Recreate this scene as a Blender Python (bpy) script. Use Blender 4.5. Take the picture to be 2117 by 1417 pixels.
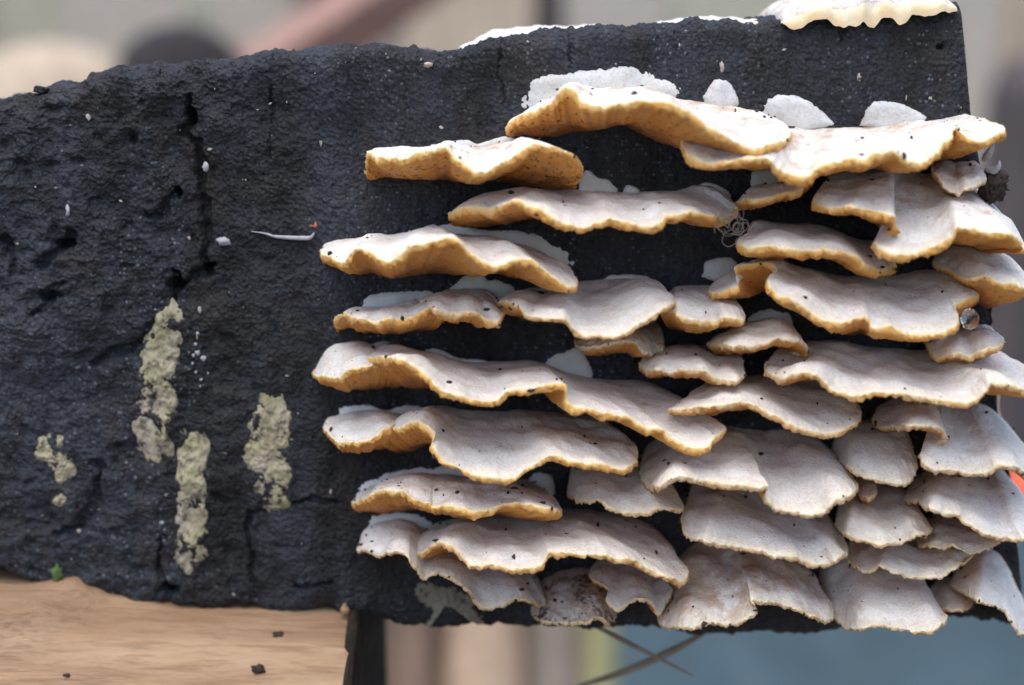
import bpy, math, random
import numpy as np
from mathutils import Vector, Matrix

# ------------------------------------------------------------------ scene, camera, light
for o in list(bpy.data.objects): bpy.data.objects.remove(o)
scene = bpy.context.scene
COL = scene.collection
HF = math.radians(36.0); TH = math.tan(HF/2); PITCH = math.radians(12.0)
HALFW = 0.10585                      # metres from picture centre to its edge on the bark plane
DIST = HALFW/TH
CAM = np.array([0.0, -DIST*math.cos(PITCH), DIST*math.sin(PITCH)])
cam_d = bpy.data.cameras.new('camera'); cam = bpy.data.objects.new('camera', cam_d); COL.objects.link(cam)
cam.location = CAM; cam.rotation_euler = (math.pi/2-PITCH, 0, 0)
cam_d.angle = HF; cam_d.clip_start = 0.005; cam_d.clip_end = 100
cam_d.dof.use_dof = True; cam_d.dof.focus_distance = DIST-0.015; cam_d.dof.aperture_fstop = 6.8
scene.camera = cam

world = bpy.data.worlds.new('World'); scene.world = world; world.use_nodes = True
wn = world.node_tree.nodes; wl = world.node_tree.links
sky = wn.new('ShaderNodeTexSky'); sky.sky_type = 'NISHITA'; sky.sun_disc = False
SUN_EL, SUN_AZ = math.radians(74), math.radians(205)   # azimuth clockwise from +Y: high, behind the camera, a little left
sky.sun_elevation = SUN_EL; sky.sun_rotation = SUN_AZ
sky.air_density = 1.0; sky.dust_density = 2.0; sky.ozone_density = 1.0
wl.new(sky.outputs[0], wn['Background'].inputs[0]); wn['Background'].inputs[1].default_value = 0.11
sun_d = bpy.data.lights.new('sun', 'SUN'); sun = bpy.data.objects.new('sun', sun_d); COL.objects.link(sun)
sun_d.energy = 1.3; sun_d.angle = math.radians(75); sun_d.color = (1.0, 0.95, 0.88)
sdir = Vector((math.sin(SUN_AZ)*math.cos(SUN_EL), math.cos(SUN_AZ)*math.cos(SUN_EL), math.sin(SUN_EL)))
sun.rotation_euler = sdir.to_track_quat('Z', 'Y').to_euler(); sun.location = (0, 0, 2)
vs = scene.view_settings
vs.view_transform = 'Standard'; vs.look = 'None'; vs.gamma = 1; vs.exposure = 1.15
scene.render.engine = 'CYCLES'

# ------------------------------------------------------------------ helpers
rng = np.random.default_rng(7)
random.seed(7)
_perm = rng.permutation(256); _perm = np.concatenate([_perm, _perm, _perm])
_grad = rng.normal(size=(256, 3)); _grad /= np.linalg.norm(_grad, axis=1)[:, None]
def noise3(p):
    p = np.asarray(p, float); sh = p.shape[:-1]; p = p.reshape(-1, 3)
    i = np.floor(p).astype(int); f = p-i; i &= 255
    u = f*f*f*(f*(f*6-15)+10); out = np.zeros(len(p))
    for a in (0, 1):
        for b in (0, 1):
            for c in (0, 1):
                h = _perm[_perm[_perm[(i[:, 0]+a) & 255]+((i[:, 1]+b) & 255)]+((i[:, 2]+c) & 255)]
                g = _grad[h]; d = f-np.array([a, b, c])
                w = (u[:, 0] if a else 1-u[:, 0])*(u[:, 1] if b else 1-u[:, 1])*(u[:, 2] if c else 1-u[:, 2])
                out += w*(g*d).sum(1)
    return (out*1.6).reshape(sh)
def fbm(p, octv=3, gain=.5):
    p = np.asarray(p, float); s = 0; a = 1
    for k in range(octv):
        s = s+a*noise3(p*(2.03**k)+17.3*k); a *= gain
    return s
def sstep(x, a, b):
    t = np.clip((x-a)/(b-a), 0, 1); return t*t*(3-2*t)

CP, SP = math.cos(PITCH), math.sin(PITCH)
def P(px, py, d=0.0):
    """photo pixel -> the point where its ray meets the upright plane d mm in front of the bark"""
    px = np.asarray(px, float); py = np.asarray(py, float); d = np.asarray(d, float)*1e-3
    x = (px-1058.5)/1058.5*TH; y = -(py-708.5)/1058.5*TH
    dy = CP+y*SP; dz = -SP+y*CP
    t = (-d-CAM[1])/dy
    return np.stack([CAM[0]+x*t, CAM[1]+dy*t, CAM[2]+dz*t], -1)
def Pz(px, py, z):
    """photo pixel -> the point where its ray meets the level plane at height z"""
    x = (px-1058.5)/1058.5*TH; y = -(py-708.5)/1058.5*TH
    dy = CP+y*SP; dz = -SP+y*CP; t = (z-CAM[2])/dz
    return np.array([CAM[0]+x*t, CAM[1]+dy*t, z])

def catmull(pts, n):
    """resample a polyline as a smooth curve at n points, even in arc length"""
    pts = np.asarray(pts, float)
    q = np.vstack([2*pts[0]-pts[1], pts, 2*pts[-1]-pts[-2]])
    out = []
    for i in range(1, len(q)-2):
        p0, p1, p2, p3 = q[i-1], q[i], q[i+1], q[i+2]
        t = np.linspace(0, 1, 14, endpoint=False)[:, None]
        out.append(.5*((2*p1)+(-p0+p2)*t+(2*p0-5*p1+4*p2-p3)*t*t+(-p0+3*p1-3*p2+p3)*t**3))
    out = np.vstack(out+[pts[-1:]])
    L = np.concatenate([[0], np.cumsum(np.linalg.norm(np.diff(out, axis=0), axis=1))])
    s = np.linspace(0, L[-1], n)
    return np.stack([np.interp(s, L, out[:, k]) for k in range(out.shape[1])], -1), L[-1]

def link(o, parent=None):
    COL.objects.link(o)
    if parent is not None: o.parent = parent
    return o
def tag(o, label=None, cat=None, group=None, kind=None):
    if label: o['label'] = label
    if cat: o['category'] = cat
    if group: o['group'] = group
    if kind: o['kind'] = kind
    return o
def empty(name, loc, label, cat, group=None):
    o = bpy.data.objects.new(name, None); o.location = loc; o.empty_display_size = 0.01
    link(o); return tag(o, label, cat, group)
def mesh_obj(name, v, f, m, parent=None, origin=(0, 0, 0), attr=None, normals=None, smooth=True):
    """one mesh object from numpy arrays; f is (n,3) or (n,4)"""
    origin = np.asarray(origin, float); v = np.asarray(v, float)
    base = origin if parent is None else np.array(parent.location)
    me = bpy.data.meshes.new(name); f = np.asarray(f, dtype=np.int32); k = f.shape[1]
    me.vertices.add(len(v)); me.vertices.foreach_set('co', (v-base).astype(np.float32).ravel())
    me.loops.add(f.size); me.loops.foreach_set('vertex_index', f.ravel())
    me.polygons.add(len(f)); me.polygons.foreach_set('loop_start', np.arange(0, f.size, k, dtype=np.int32))
    me.update(calc_edges=True)
    me.polygons.foreach_set('use_smooth', np.full(len(f), smooth))
    if attr is not None:
        a = me.attributes.new('fx', 'FLOAT_VECTOR', 'POINT'); a.data.foreach_set('vector', np.asarray(attr, np.float32).ravel())
    if normals is not None:
        me.normals_split_custom_set_from_vertices(np.asarray(normals, np.float32).tolist())
    me.materials.append(m)
    o = bpy.data.objects.new(name, me)
    if parent is None: o.location = origin
    return link(o, parent)
def grid_faces(n, m, off=0, wrap=False):
    i, j = np.meshgrid(np.arange(n if wrap else n-1), np.arange(m-1), indexing='ij')
    i2 = (i+1) % n
    return np.stack([i*m+j, i*m+j+1, i2*m+j+1, i2*m+j], -1).reshape(-1, 4)+off
def grid_normals(G):
    du = np.gradient(G, axis=0); dv = np.gradient(G, axis=1)
    n = np.cross(dv, du); l = np.linalg.norm(n, axis=-1, keepdims=True)
    return n/np.maximum(l, 1e-12)
def tube(pts, rad, sides=8, n=None):
    pts = np.asarray(pts, float)
    c, _ = catmull(pts, n or max(12, len(pts)*8)); n = len(c)
    r = np.interp(np.linspace(0, 1, n), np.linspace(0, 1, len(rad)), rad) if hasattr(rad, '__len__') else np.full(n, rad)
    t = np.gradient(c, axis=0); t /= np.linalg.norm(t, axis=1)[:, None]+1e-12
    ref = np.array([.3, .5, .8]); a = np.cross(t, ref); a /= np.linalg.norm(a, axis=1)[:, None]+1e-12; b = np.cross(t, a)
    ang = np.linspace(0, 2*np.pi, sides, endpoint=False)
    v = c[:, None]+r[:, None, None]*(np.cos(ang)[None, :, None]*a[:, None]+np.sin(ang)[None, :, None]*b[:, None])
    i, j = np.meshgrid(np.arange(n-1), np.arange(sides), indexing='ij'); j2 = (j+1) % sides
    return v.reshape(-1, 3), np.stack([i*sides+j, i*sides+j2, (i+1)*sides+j2, (i+1)*sides+j], -1).reshape(-1, 4)
def ico(sub=1):
    import bmesh
    bm = bmesh.new(); bmesh.ops.create_icosphere(bm, subdivisions=sub, radius=1)
    v = np.array([x.co[:] for x in bm.verts]); f = np.array([[x.index for x in p.verts] for p in bm.faces]); bm.free()
    return v, f
ICO1, ICO2, ICO4 = ico(1), ico(2), ico(4)

# ------------------------------------------------------------------ materials
class NT:
    def __init__(s, name):
        s.m = bpy.data.materials.new(name); s.m.use_nodes = True
        s.t = s.m.node_tree; s.b = s.t.nodes['Principled BSDF']
    def n(s, kind, **kw):
        x = s.t.nodes.new('ShaderNode'+kind)
        for k, v in kw.items():
            if k in x.inputs: x.inputs[k].default_value = v
            else: setattr(x, k, v)
        return x
    def l(s, a, b): s.t.links.new(a, b)
    def noise(s, vec, scale, detail=4, rough=.55):
        x = s.n('TexNoise'); x.inputs['Scale'].default_value = scale; x.inputs['Detail'].default_value = detail; x.inputs['Roughness'].default_value = rough
        s.l(vec, x.inputs['Vector']); return x.outputs['Fac']
    def ramp(s, fac, stops):
        x = s.n('ValToRGB'); e = x.color_ramp.elements
        while len(e) < len(stops): e.new(.5)
        for q, (p, c) in zip(e, stops):
            q.position = p; q.color = (*c, 1) if hasattr(c, '__len__') else (c, c, c, 1)
        s.l(fac, x.inputs[0]); return x.outputs[0]
    def mix(s, fac, a, b, blend='MIX'):
        x = s.n('Mix', data_type='RGBA', blend_type=blend)
        for sock, v in ((0, fac), (6, a), (7, b)):
            if hasattr(v, 'is_output'): s.l(v, x.inputs[sock])
            else: x.inputs[sock].default_value = v if sock == 0 else (*v, 1)
        return x.outputs[2]
    def math(s, op, a, b=0.0):
        x = s.n('Math', operation=op)
        for k, v in ((0, a), (1, b)):
            if hasattr(v, 'is_output'): s.l(v, x.inputs[k])
            else: x.inputs[k].default_value = v
        return x.outputs[0]
    def bump(s, h, strength, dist, prev=None):
        x = s.n('Bump'); x.inputs['Strength'].default_value = strength; x.inputs['Distance'].default_value = dist
        s.l(h, x.inputs['Height'])
        if prev is not None: s.l(prev, x.inputs['Normal'])
        return x.outputs[0]
    def coord(s): return s.n('TexCoord').outputs['Object']
    def stretch(s, vec, sc):
        x = s.n('Mapping'); x.inputs['Scale'].default_value = sc; s.l(vec, x.inputs[0]); return x.outputs[0]
    def fx(s):
        a = s.n('Attribute', attribute_name='fx'); x = s.n('SeparateXYZ'); s.l(a.outputs['Vector'], x.inputs[0]); return x.outputs
    def done(s, col=None, rough=None, nor=None, **kw):
        if col is not None:
            if hasattr(col, 'is_output'): s.l(col, s.b.inputs['Base Color'])
            else: s.b.inputs['Base Color'].default_value = (*col, 1)
        if rough is not None:
            if hasattr(rough, 'is_output'): s.l(rough, s.b.inputs['Roughness'])
            else: s.b.inputs['Roughness'].default_value = rough
        if nor is not None: s.l(nor, s.b.inputs['Normal'])
        for k, v in kw.items(): s.b.inputs[k.replace('_', ' ')].default_value = v
        return s.m

def make_pore():
    m = NT('pore_layer'); c = m.coord(); fx = m.fx()
    big = m.noise(c, 95, 3); mid = m.noise(c, 420, 5, .6); fine = m.noise(c, 2600, 3, .6)
    col = m.mix(m.ramp(big, [(.3, 0.), (.75, 1.)]), (.82, .80, .765), (.765, .735, .685))
    # faint growth zones parallel to the edge
    zv = m.n('CombineXYZ'); m.l(m.math('ADD', m.math('MULTIPLY', fx[0], 7.0), m.math('MULTIPLY', big, 2.5)), zv.inputs[0]); m.l(m.math('MULTIPLY', big, 1.5), zv.inputs[1])
    col = m.mix(m.math('MULTIPLY', m.ramp(m.noise(zv.outputs[0], 1.6, 3), [(.47, 0.), (.66, 1.)]), .36), col, (.60, .52, .45))
    # tan staining plus shade painted in towards the bark, strength in fx.y
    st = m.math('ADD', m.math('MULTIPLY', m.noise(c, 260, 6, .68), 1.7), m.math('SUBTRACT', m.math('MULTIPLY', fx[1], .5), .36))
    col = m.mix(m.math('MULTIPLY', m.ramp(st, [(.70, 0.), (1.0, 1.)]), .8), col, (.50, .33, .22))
    # cream towards the growing edge, fx.x = 1 at the edge
    e = m.math('ADD', fx[0], m.math('MULTIPLY', m.math('SUBTRACT', mid, .5), .16))
    col = m.mix(m.math('MULTIPLY', m.ramp(e, [(.90, 0.), (1.03, 1.)]), .7), col, (.84, .76, .58))
    # felted nap
    col = m.mix(m.math('MULTIPLY', m.ramp(m.noise(c, 1300, 4, .75), [(.42, 0.), (.66, 1.)]), .30), col, (.52, .46, .40))
    # tiny pore mouths
    por = m.n('TexVoronoi'); por.inputs['Scale'].default_value = 1700; m.l(c, por.inputs['Vector'])
    pit = m.ramp(por.outputs['Distance'], [(.05, 0.), (.45, 1.)])
    amt = m.ramp(m.noise(c, 200, 4, .65), [(.40, .12), (.68, 1.)])
    col = m.mix(m.math('MULTIPLY', m.math('MULTIPLY', amt, m.math('SUBTRACT', 1.0, pit)), .55), col, (.40, .34, .29))
    # fx.z = dirt rubbed in
    dn = m.math('ADD', m.math('ADD', m.math('MULTIPLY', m.noise(c, 1100, 5, .75), .6), m.math('MULTIPLY', m.noise(c, 170, 3), .4)), m.math('MULTIPLY', fx[2], .5))
    col = m.mix(m.ramp(dn, [(.76, 0.), (.86, 1.)]), col, (.055, .032, .03))
    nor = m.bump(fine, .8, .00028); nor = m.bump(pit, .6, .00016, nor); nor = m.bump(mid, .35, .0004, nor)
    return m.done(col, .88, nor, Specular_IOR_Level=.25, Subsurface_Weight=.08, Subsurface_Scale=.0006)
def make_crust():
    m = NT('effused_layer'); c = m.coord(); fx = m.fx()
    mid = m.noise(c, 300, 4, .6); fine = m.noise(c, 1800, 3, .6)
    col = m.mix(m.ramp(mid, [(.4, 0.), (.7, 1.)]), (.68, .69, .69), (.62, .60, .55))
    col = m.mix(m.math('MULTIPLY', m.ramp(m.math('ADD', fine, m.math('MULTIPLY', fx[1], .3)), [(.62, 0.), (.8, 1.)]), .5), col, (.45, .36, .27))
    return m.done(col, .95, m.bump(fine, .3, .00012), Specular_IOR_Level=.1)
def make_margin():
    m = NT('growing_edge'); c = m.coord(); fx = m.fx()
    mid = m.noise(c, 500, 5, .6); fine = m.noise(c, 2600, 3, .6); big = m.noise(c, 110, 3)
    e = m.math('ADD', fx[0], m.math('MULTIPLY', m.math('SUBTRACT', mid, .5), .5))
    e = m.math('ADD', e, m.math('MULTIPLY', m.math('SUBTRACT', big, .5), .7))
    col = m.ramp(e, [(0., (.87, .80, .60)), (.15, (.86, .66, .34)), (.45, (.84, .49, .15)), (1., (.66, .28, .06))])
    col = m.mix(fx[1], col, m.mix(m.ramp(e, [(.1, 0.), (.9, 1.)]), (.80, .70, .52), (.50, .35, .22)))
    dn = m.math('ADD', m.noise(c, 1100, 5, .65), m.math('MULTIPLY', fx[2], .5))
    col = m.mix(m.ramp(dn, [(.70, 0.), (.80, 1.)]), col, (.07, .04, .025))
    nor = m.bump(fine, .6, .0002); nor = m.bump(mid, .5, .0004, nor)
    return m.done(col, .7, nor, Specular_IOR_Level=.2, Subsurface_Weight=.12, Subsurface_Scale=.0008)
def make_under():
    m = NT('cap_skin'); c = m.coord(); fx = m.fx()
    big = m.noise(c, 130, 4); mid = m.noise(c, 600, 5, .65); fine = m.noise(c, 2400, 3, .6)
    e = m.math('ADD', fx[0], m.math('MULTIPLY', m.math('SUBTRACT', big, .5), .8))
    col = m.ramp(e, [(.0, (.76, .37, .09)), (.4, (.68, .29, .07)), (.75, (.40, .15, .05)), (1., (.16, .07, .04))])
    col = m.mix(m.math('MULTIPLY', m.ramp(m.noise(c, 300, 5), [(.52, 0.), (.72, 1.)]), .5), col, (.55, .42, .32))
    dn = m.math('ADD', m.noise(c, 800, 5, .65), m.math('MULTIPLY', fx[2], .5))
    col = m.mix(m.ramp(dn, [(.66, 0.), (.76, 1.)]), col, (.05, .03, .02))
    nor = m.bump(fine, .6, .0002); nor = m.bump(mid, .6, .0006, nor)
    return m.done(col, .75, nor, Specular_IOR_Level=.3)
def make_bark():
    m = NT('blackened_bark'); c = m.coord(); v = m.stretch(c, (1.25, 1.0, .26))
    big = m.noise(v, 30, 5, .6); mid = m.noise(v, 190, 5, .65); fine = m.noise(c, 900, 4, .7); vf = m.noise(c, 2400, 3, .65)
    col = m.ramp(big, [(.30, (.004, .005, .007)), (.5, (.008, .009, .012)), (.70, (.020, .018, .019))])
    dust = m.math('MULTIPLY', m.ramp(m.noise(v, 34, 5, .6), [(.42, .0), (.62, 1.)]), m.ramp(fine, [(.36, .15), (.62, 1.)]))
    col = m.mix(m.math('MULTIPLY', dust, .6), col, (.075, .088, .118))  # dusty bloom, its blue tint also painting in soft highlights
    col = m.mix(m.math('MULTIPLY', m.ramp(m.noise(c, 60, 5, .7), [(.52, 0.), (.70, 1.)]), .7), col, (.034, .024, .020))
    col = m.mix(m.math('MULTIPLY', m.ramp(mid, [(.56, 0.), (.72, 1.)]), .35), col, (.055, .062, .08))
    grain = m.n('TexVoronoi'); grain.inputs['Scale'].default_value = 1150; m.l(c, grain.inputs['Vector'])
    gd = grain.outputs['Distance']
    gc = m.n('SeparateColor'); m.l(grain.outputs['Color'], gc.inputs[0])
    sp = m.math('MULTIPLY', m.ramp(gc.outputs[2], [(.72, 0.), (.95, 1.)]), m.ramp(gd, [(.2, 1.), (.45, 0.)]))
    sp = m.math('MULTIPLY', sp, m.ramp(m.noise(v, 45, 4), [(.44, .05), (.64, 1.)]))
    col = m.mix(m.math('MULTIPLY', sp, .75), col, (.24, .275, .34))  # bright blue-grey specks: glints painted into the bark colour
    nor = m.bump(vf, .7, .0003); nor = m.bump(gd, .8, .0007, nor); nor = m.bump(fine, .9, .0009, nor); nor = m.bump(mid, .5, .0012, nor)
    rough = m.ramp(fine, [(.3, .42), (.65, .75)])
    return m.done(col, rough, nor, Specular_IOR_Level=.5)
def make_wood(name, a, b, dark, axis=(6, 60, 60), sc=1.0, bumpd=.0008):
    m = NT(name); c = m.coord(); s = m.stretch(c, axis)
    g = m.noise(s, 6*sc, 6, .65); g2 = m.noise(s, 24*sc, 5, .6); g3 = m.noise(s, 2.2*sc, 3, .5)
    col = m.ramp(g, [(.34, a), (.58, b)])
    col = m.mix(m.math('MULTIPLY', m.ramp(g2, [(.48, 0.), (.62, 1.)]), .55), col, dark)
    col = m.mix(m.math('MULTIPLY', m.ramp(g3, [(.45, 0.), (.62, 1.)]), .5), col, dark)
    nor = m.bump(g2, .8, bumpd)
    return m.done(col, .62, nor, Specular_IOR_Level=.35)
def make_lichen(name, c1, c2, gap):
    m = NT(name); c = m.coord()
    mid = m.noise(c, 420, 6, .7); fine = m.noise(c, 2200, 3, .6); big = m.noise(c, 120, 3)
    col = m.mix(m.ramp(big, [(.35, 0.), (.68, 1.)]), c1, c2)
    col = m.mix(m.math('MULTIPLY', m.ramp(mid, [(gap, 0.), (gap+.14, 1.)]), .9), col, (.035, .034, .034))
    nor = m.bump(fine, .5, .0002); nor = m.bump(mid, .4, .0004, nor)
    return m.done(col, .95, nor, Specular_IOR_Level=.1)
def make_plain(name, c1, c2, scale, rough=.8, bs=0, **kw):
    m = NT(name); c = m.coord(); n = m.noise(c, scale, 5, .6)
    col = m.mix(m.ramp(n, [(.35, 0.), (.65, 1.)]), c1, c2)
    return m.done(col, rough, m.bump(n, .6, bs) if bs else None, **kw)

M = dict(pore=make_pore(), margin=make_margin(), under=make_under(), bark=make_bark(),
         crust=make_crust(),
         lichen=make_lichen('lichen_crust', (.36, .34, .19), (.44, .38, .30), .50),
         stainp=make_lichen('grey_crust', (.20, .19, .15), (.26, .24, .19), .56),
         dirt=make_plain('soil_crumb', (.022, .018, .014), (.06, .035, .028), 900, .85),
         flake=make_plain('pale_flake', (.50, .48, .46), (.36, .26, .19), 300, .7),
         sawn=make_wood('sawn_wood', (.50, .36, .24), (.62, .47, .33), (.30, .2, .13), (40, 40, 40)),
         billet=make_wood('fresh_split_wood', (.34, .205, .115), (.52, .36, .225), (.22, .115, .058), (3, 30, 30), 1.0, .0016),
         strand=make_plain('white_strand', (.46, .47, .50), (.34, .34, .36), 500, .7),
         fibre=make_plain('grey_fibre', (.32, .28, .24), (.22, .18, .15), 500, .7),
         stem=make_plain('dry_stem', (.20, .15, .10), (.30, .24, .17), 200, .7),
         redchip=make_plain('rusty_chip', (.30, .07, .03), (.42, .17, .08), 500, .5),
         moss=make_plain('moss', (.10, .16, .05), (.06, .10, .03), 900, .8))

# ------------------------------------------------------------------ black log
XR = np.array([(-60, 1978), (10, 1986), (230, 2006), (420, 2040), (850, 2062), (1000, 2092), (1320, 2122)], float)
def interp_px(tab, x):
    tab = np.asarray(tab, float); return np.interp(x, tab[:, 0], tab[:, 1])
TOPE = [(-150, 208), (0, 198), (70, 190), (90, 182), (165, 180), (180, 158), (230, 144), (330, 138), (420, 130), (560, 112), (650, 105), (750, 100), (800, 92), (860, 92), (905, 108),
        (960, 98), (1010, 78), (1100, 70), (1250, 62), (1380, 50), (1550, 42), (1700, 26), (1850, 16), (1980, 8), (2060, 4)]
BOTE = [(-150, 1170), (0, 1178), (40, 1196), (90, 1222), (160, 1240), (300, 1252), (400, 1250), (470, 1262), (560, 1272), (640, 1262), (720, 1268), (790, 1284), (860, 1296), (980, 1300),
        (1150, 1302), (1300, 1305), (1450, 1310), (1600, 1316), (1700, 1310), (1800, 1300), (2000, 1290), (2150, 1285)]
xl = P(-150, 700)[0]
def z_of(tab, n=400):
    tab = np.asarray(tab, float); q = P(tab[:, 0], tab[:, 1]); return q[:, 0], q[:, 2]
tx, tz = z_of(TOPE); bx, bz = z_of(BOTE); rq = P(XR[:, 1], XR[:, 0]); RX, RZ = rq[::-1, 0], rq[::-1, 2]
def xright(z): return np.interp(z, RZ, RX)
def bark_low(x, z):
    """slow relief of the bark face: metres towards the camera (-Y)"""
    p = np.stack([x*45, np.zeros_like(x)+3.1, z*45], -1)
    return .0016*fbm(p, 2)+.0007*noise3(np.stack([x*190, np.zeros_like(x), z*120], -1))
PITS = [(395, 240, 12, 20, 3.5), (362, 590, 20, 26, 4), (430, 552, 12, 11, 4.5), (128, 508, 28, 12, 3.5), (100, 615, 20, 20, 3), (350, 1215, 28, 12, 3), (275, 290, 11, 13, 2), (365, 398, 14, 11, 3), (1945, 100, 16, 10, 2)]
NU, NF, NC, NT_, NB = 700, 430, 9, 36, 24
sv, corner = [], .003
# profile: list of (fraction up the face, Y, extra z, outward normal y, outward normal z)
prof = []
for k in range(NB): prof.append((0., .058-(.055)*(k/NB), 0, 0, -1))
for k in range(NC): a = math.pi/2*k/NC; prof.append((0., corner*(1-math.sin(a)), corner*(1-math.cos(a)), -math.sin(a), -math.cos(a)))
for k in range(NF+1): prof.append((k/NF, 0, corner*(1-2*k/NF), -1, 0))
for k in range(1, NC+1): a = math.pi/2*k/NC; prof.append((1., corner*(1-math.cos(a)), -corner*(1-math.sin(a)), -math.cos(a), math.sin(a)))
for k in range(1, NT_+1): prof.append((1., corner+.055*(k/NT_), -.004*(k/NT_), 0, 1))
for k in range(1, 13): prof.append((1-k/12, .058, 0, 1, 0))
prof = np.array(prof); NV = len(prof)
u = np.linspace(0, 1, NU)[:, None]
xg = xl+u*(RX.mean()-xl)+np.zeros((1, NV))
for _ in range(3):
    zt = np.interp(xg, tx, tz); zb = np.interp(xg, bx, bz)
    zg = zb+(zt-zb)*prof[None, :, 0]+prof[None, :, 2]
    xg = xl+u*(xright(zg)-xl)
yg = np.zeros_like(xg)+prof[None, :, 1]
G = np.stack([xg, yg, zg], -1)
disp = bark_low(xg+yg*.7, zg+yg*.9)
disp = disp+.00034*fbm(G*np.array([330, 330, 240]), 3, .65)+.00034*np.abs(noise3(G*800))+.00028*noise3(G*1700)
edge = np.clip(1-np.minimum(zt-zg, zg-zb)/.006, 0, 1)*(prof[None, :, 3] < .5)
disp += edge*(.0008*fbm(G*160+5, 3, .6))
front = (prof[:, 3] < -.5)[None, :]
for (a, b, rx, ry, dep) in PITS:
    c = P(a, b); wob = .75*fbm(np.stack([xg*330, zg*0+a, zg*330], -1), 3, .6)
    r = np.sqrt(((xg-c[0])/(rx*1e-4))**2+((zg-c[2])/(ry*1e-4))**2)+wob
    disp -= front*dep*1e-3*(1-sstep(r, .35, 1.15))
CRACKS = [([(392, 205), (398, 240), (376, 275), (412, 300), (418, 400), (424, 470), (430, 560)], 9, 3.0), ([(430, 560), (365, 585), (352, 640), (300, 690), (268, 724), (190, 756)], 9, 2.8), ([(150, 488), (118, 520), (84, 552)], 10, 3.4),
          ([(120, 590), (90, 640), (60, 650)], 11, 2.6), ([(690, 1040), (640, 1032), (590, 1050), (518, 1062), (512, 1130), (524, 1210)], 6, 2.2), ([(210, 960), (190, 1060), (150, 1110), (120, 1105)], 14, 2.4), ([(330, 1120), (336, 1180), (352, 1225)], 8, 2.6),
          ([(565, 180), (560, 260), (556, 330)], 4, 1.0), ([(1035, 85), (1030, 150), (1036, 210)], 3.5, .9), ([(1182, 75), (1180, 130)], 4, 1.0), ([(440, 1020), (470, 1034)], 6, 2), ([(10, 500), (24, 560)], 10, 2.6), ([(360, 395), (340, 440), (300, 452)], 9, 2.6),
          ([(610, 1215), (680, 1208)], 6, 2.0), ([(1745, 20), (1740, 90)], 3.5, .8)]
for pts, wd, dep in CRACKS:
    q = np.array([P(*p) for p in pts]); box = front & (xg > q[:, 0].min()-.004) & (xg < q[:, 0].max()+.004) & (zg > q[:, 2].min()-.004) & (zg < q[:, 2].max()+.004)
    ix = np.where(box); pp = np.stack([xg[ix], zg[ix]], -1); dm = np.full(len(pp), 1.)
    wv = .0009*np.stack([fbm(np.stack([pp[:, 0]*260, pp[:, 0]*0+k, pp[:, 1]*260], -1), 3, .6) for k in (1, 9)], -1)
    for A_, B_ in zip(q[:-1, ::2], q[1:, ::2]):
        ab = B_-A_; tq = np.clip(((pp+wv-A_)@ab)/(ab@ab), 0, 1); dm = np.minimum(dm, np.linalg.norm(pp+wv-A_-tq[:, None]*ab, axis=1))
    wl_ = wd*1e-4*(1+.9*fbm(np.stack([pp[:, 0]*170, pp[:, 0]*0+5, pp[:, 1]*170], -1), 2))
    disp[ix] -= dep*.75e-3*(1-sstep(dm, wl_*.35, np.maximum(wl_*1.3, 1e-4)))
left = sstep(-xg, .02, .075)
disp += front*left*(.0011*fbm(np.stack([xg*110, xg*0+7, zg*150], -1), 3, .6)-.0009*sstep(fbm(np.stack([xg*210, xg*0+2, zg*260], -1), 2), .35, .75))
taper = sstep(np.minimum(1-u, u*4), 0, .002)
G = G+np.stack([np.zeros_like(disp), prof[None, :, 3]*disp*taper, prof[None, :, 4]*disp*taper], -1)
end_curve = G[-1].copy()
log = empty('log', (0, .03, float(bz.mean())), 'black weathered log carrying tiers of pale shelf fungi', 'log')
# faces: profile runs upward on the front, so the order makes normals point out
mesh_obj('bark', G.reshape(-1, 3), grid_faces(NU, NV)[:, ::-1], M['bark'], log)
def end_cap(curve, sgn, name):
    c = curve.mean(0); rings = 26; t = np.linspace(1, 0, rings)[:, None, None]
    R = c+(curve[None]-c)*t
    R[1:, :, 0] += .0006*fbm(R[1:]*np.array([1, 400, 260]), 3)
    f = grid_faces(rings, len(curve)); f = f if sgn > 0 else f[:, ::-1]
    return mesh_obj(name, R.reshape(-1, 3), f, M['sawn'], log)
end_cap(np.vstack([end_curve, end_curve[:1]]), 1, 'sawn_end')
end_cap(np.vstack([G[0], G[0][:1]]), -1, 'sawn_end')
def bark_y(x, z): return -bark_low(x, z)

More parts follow.
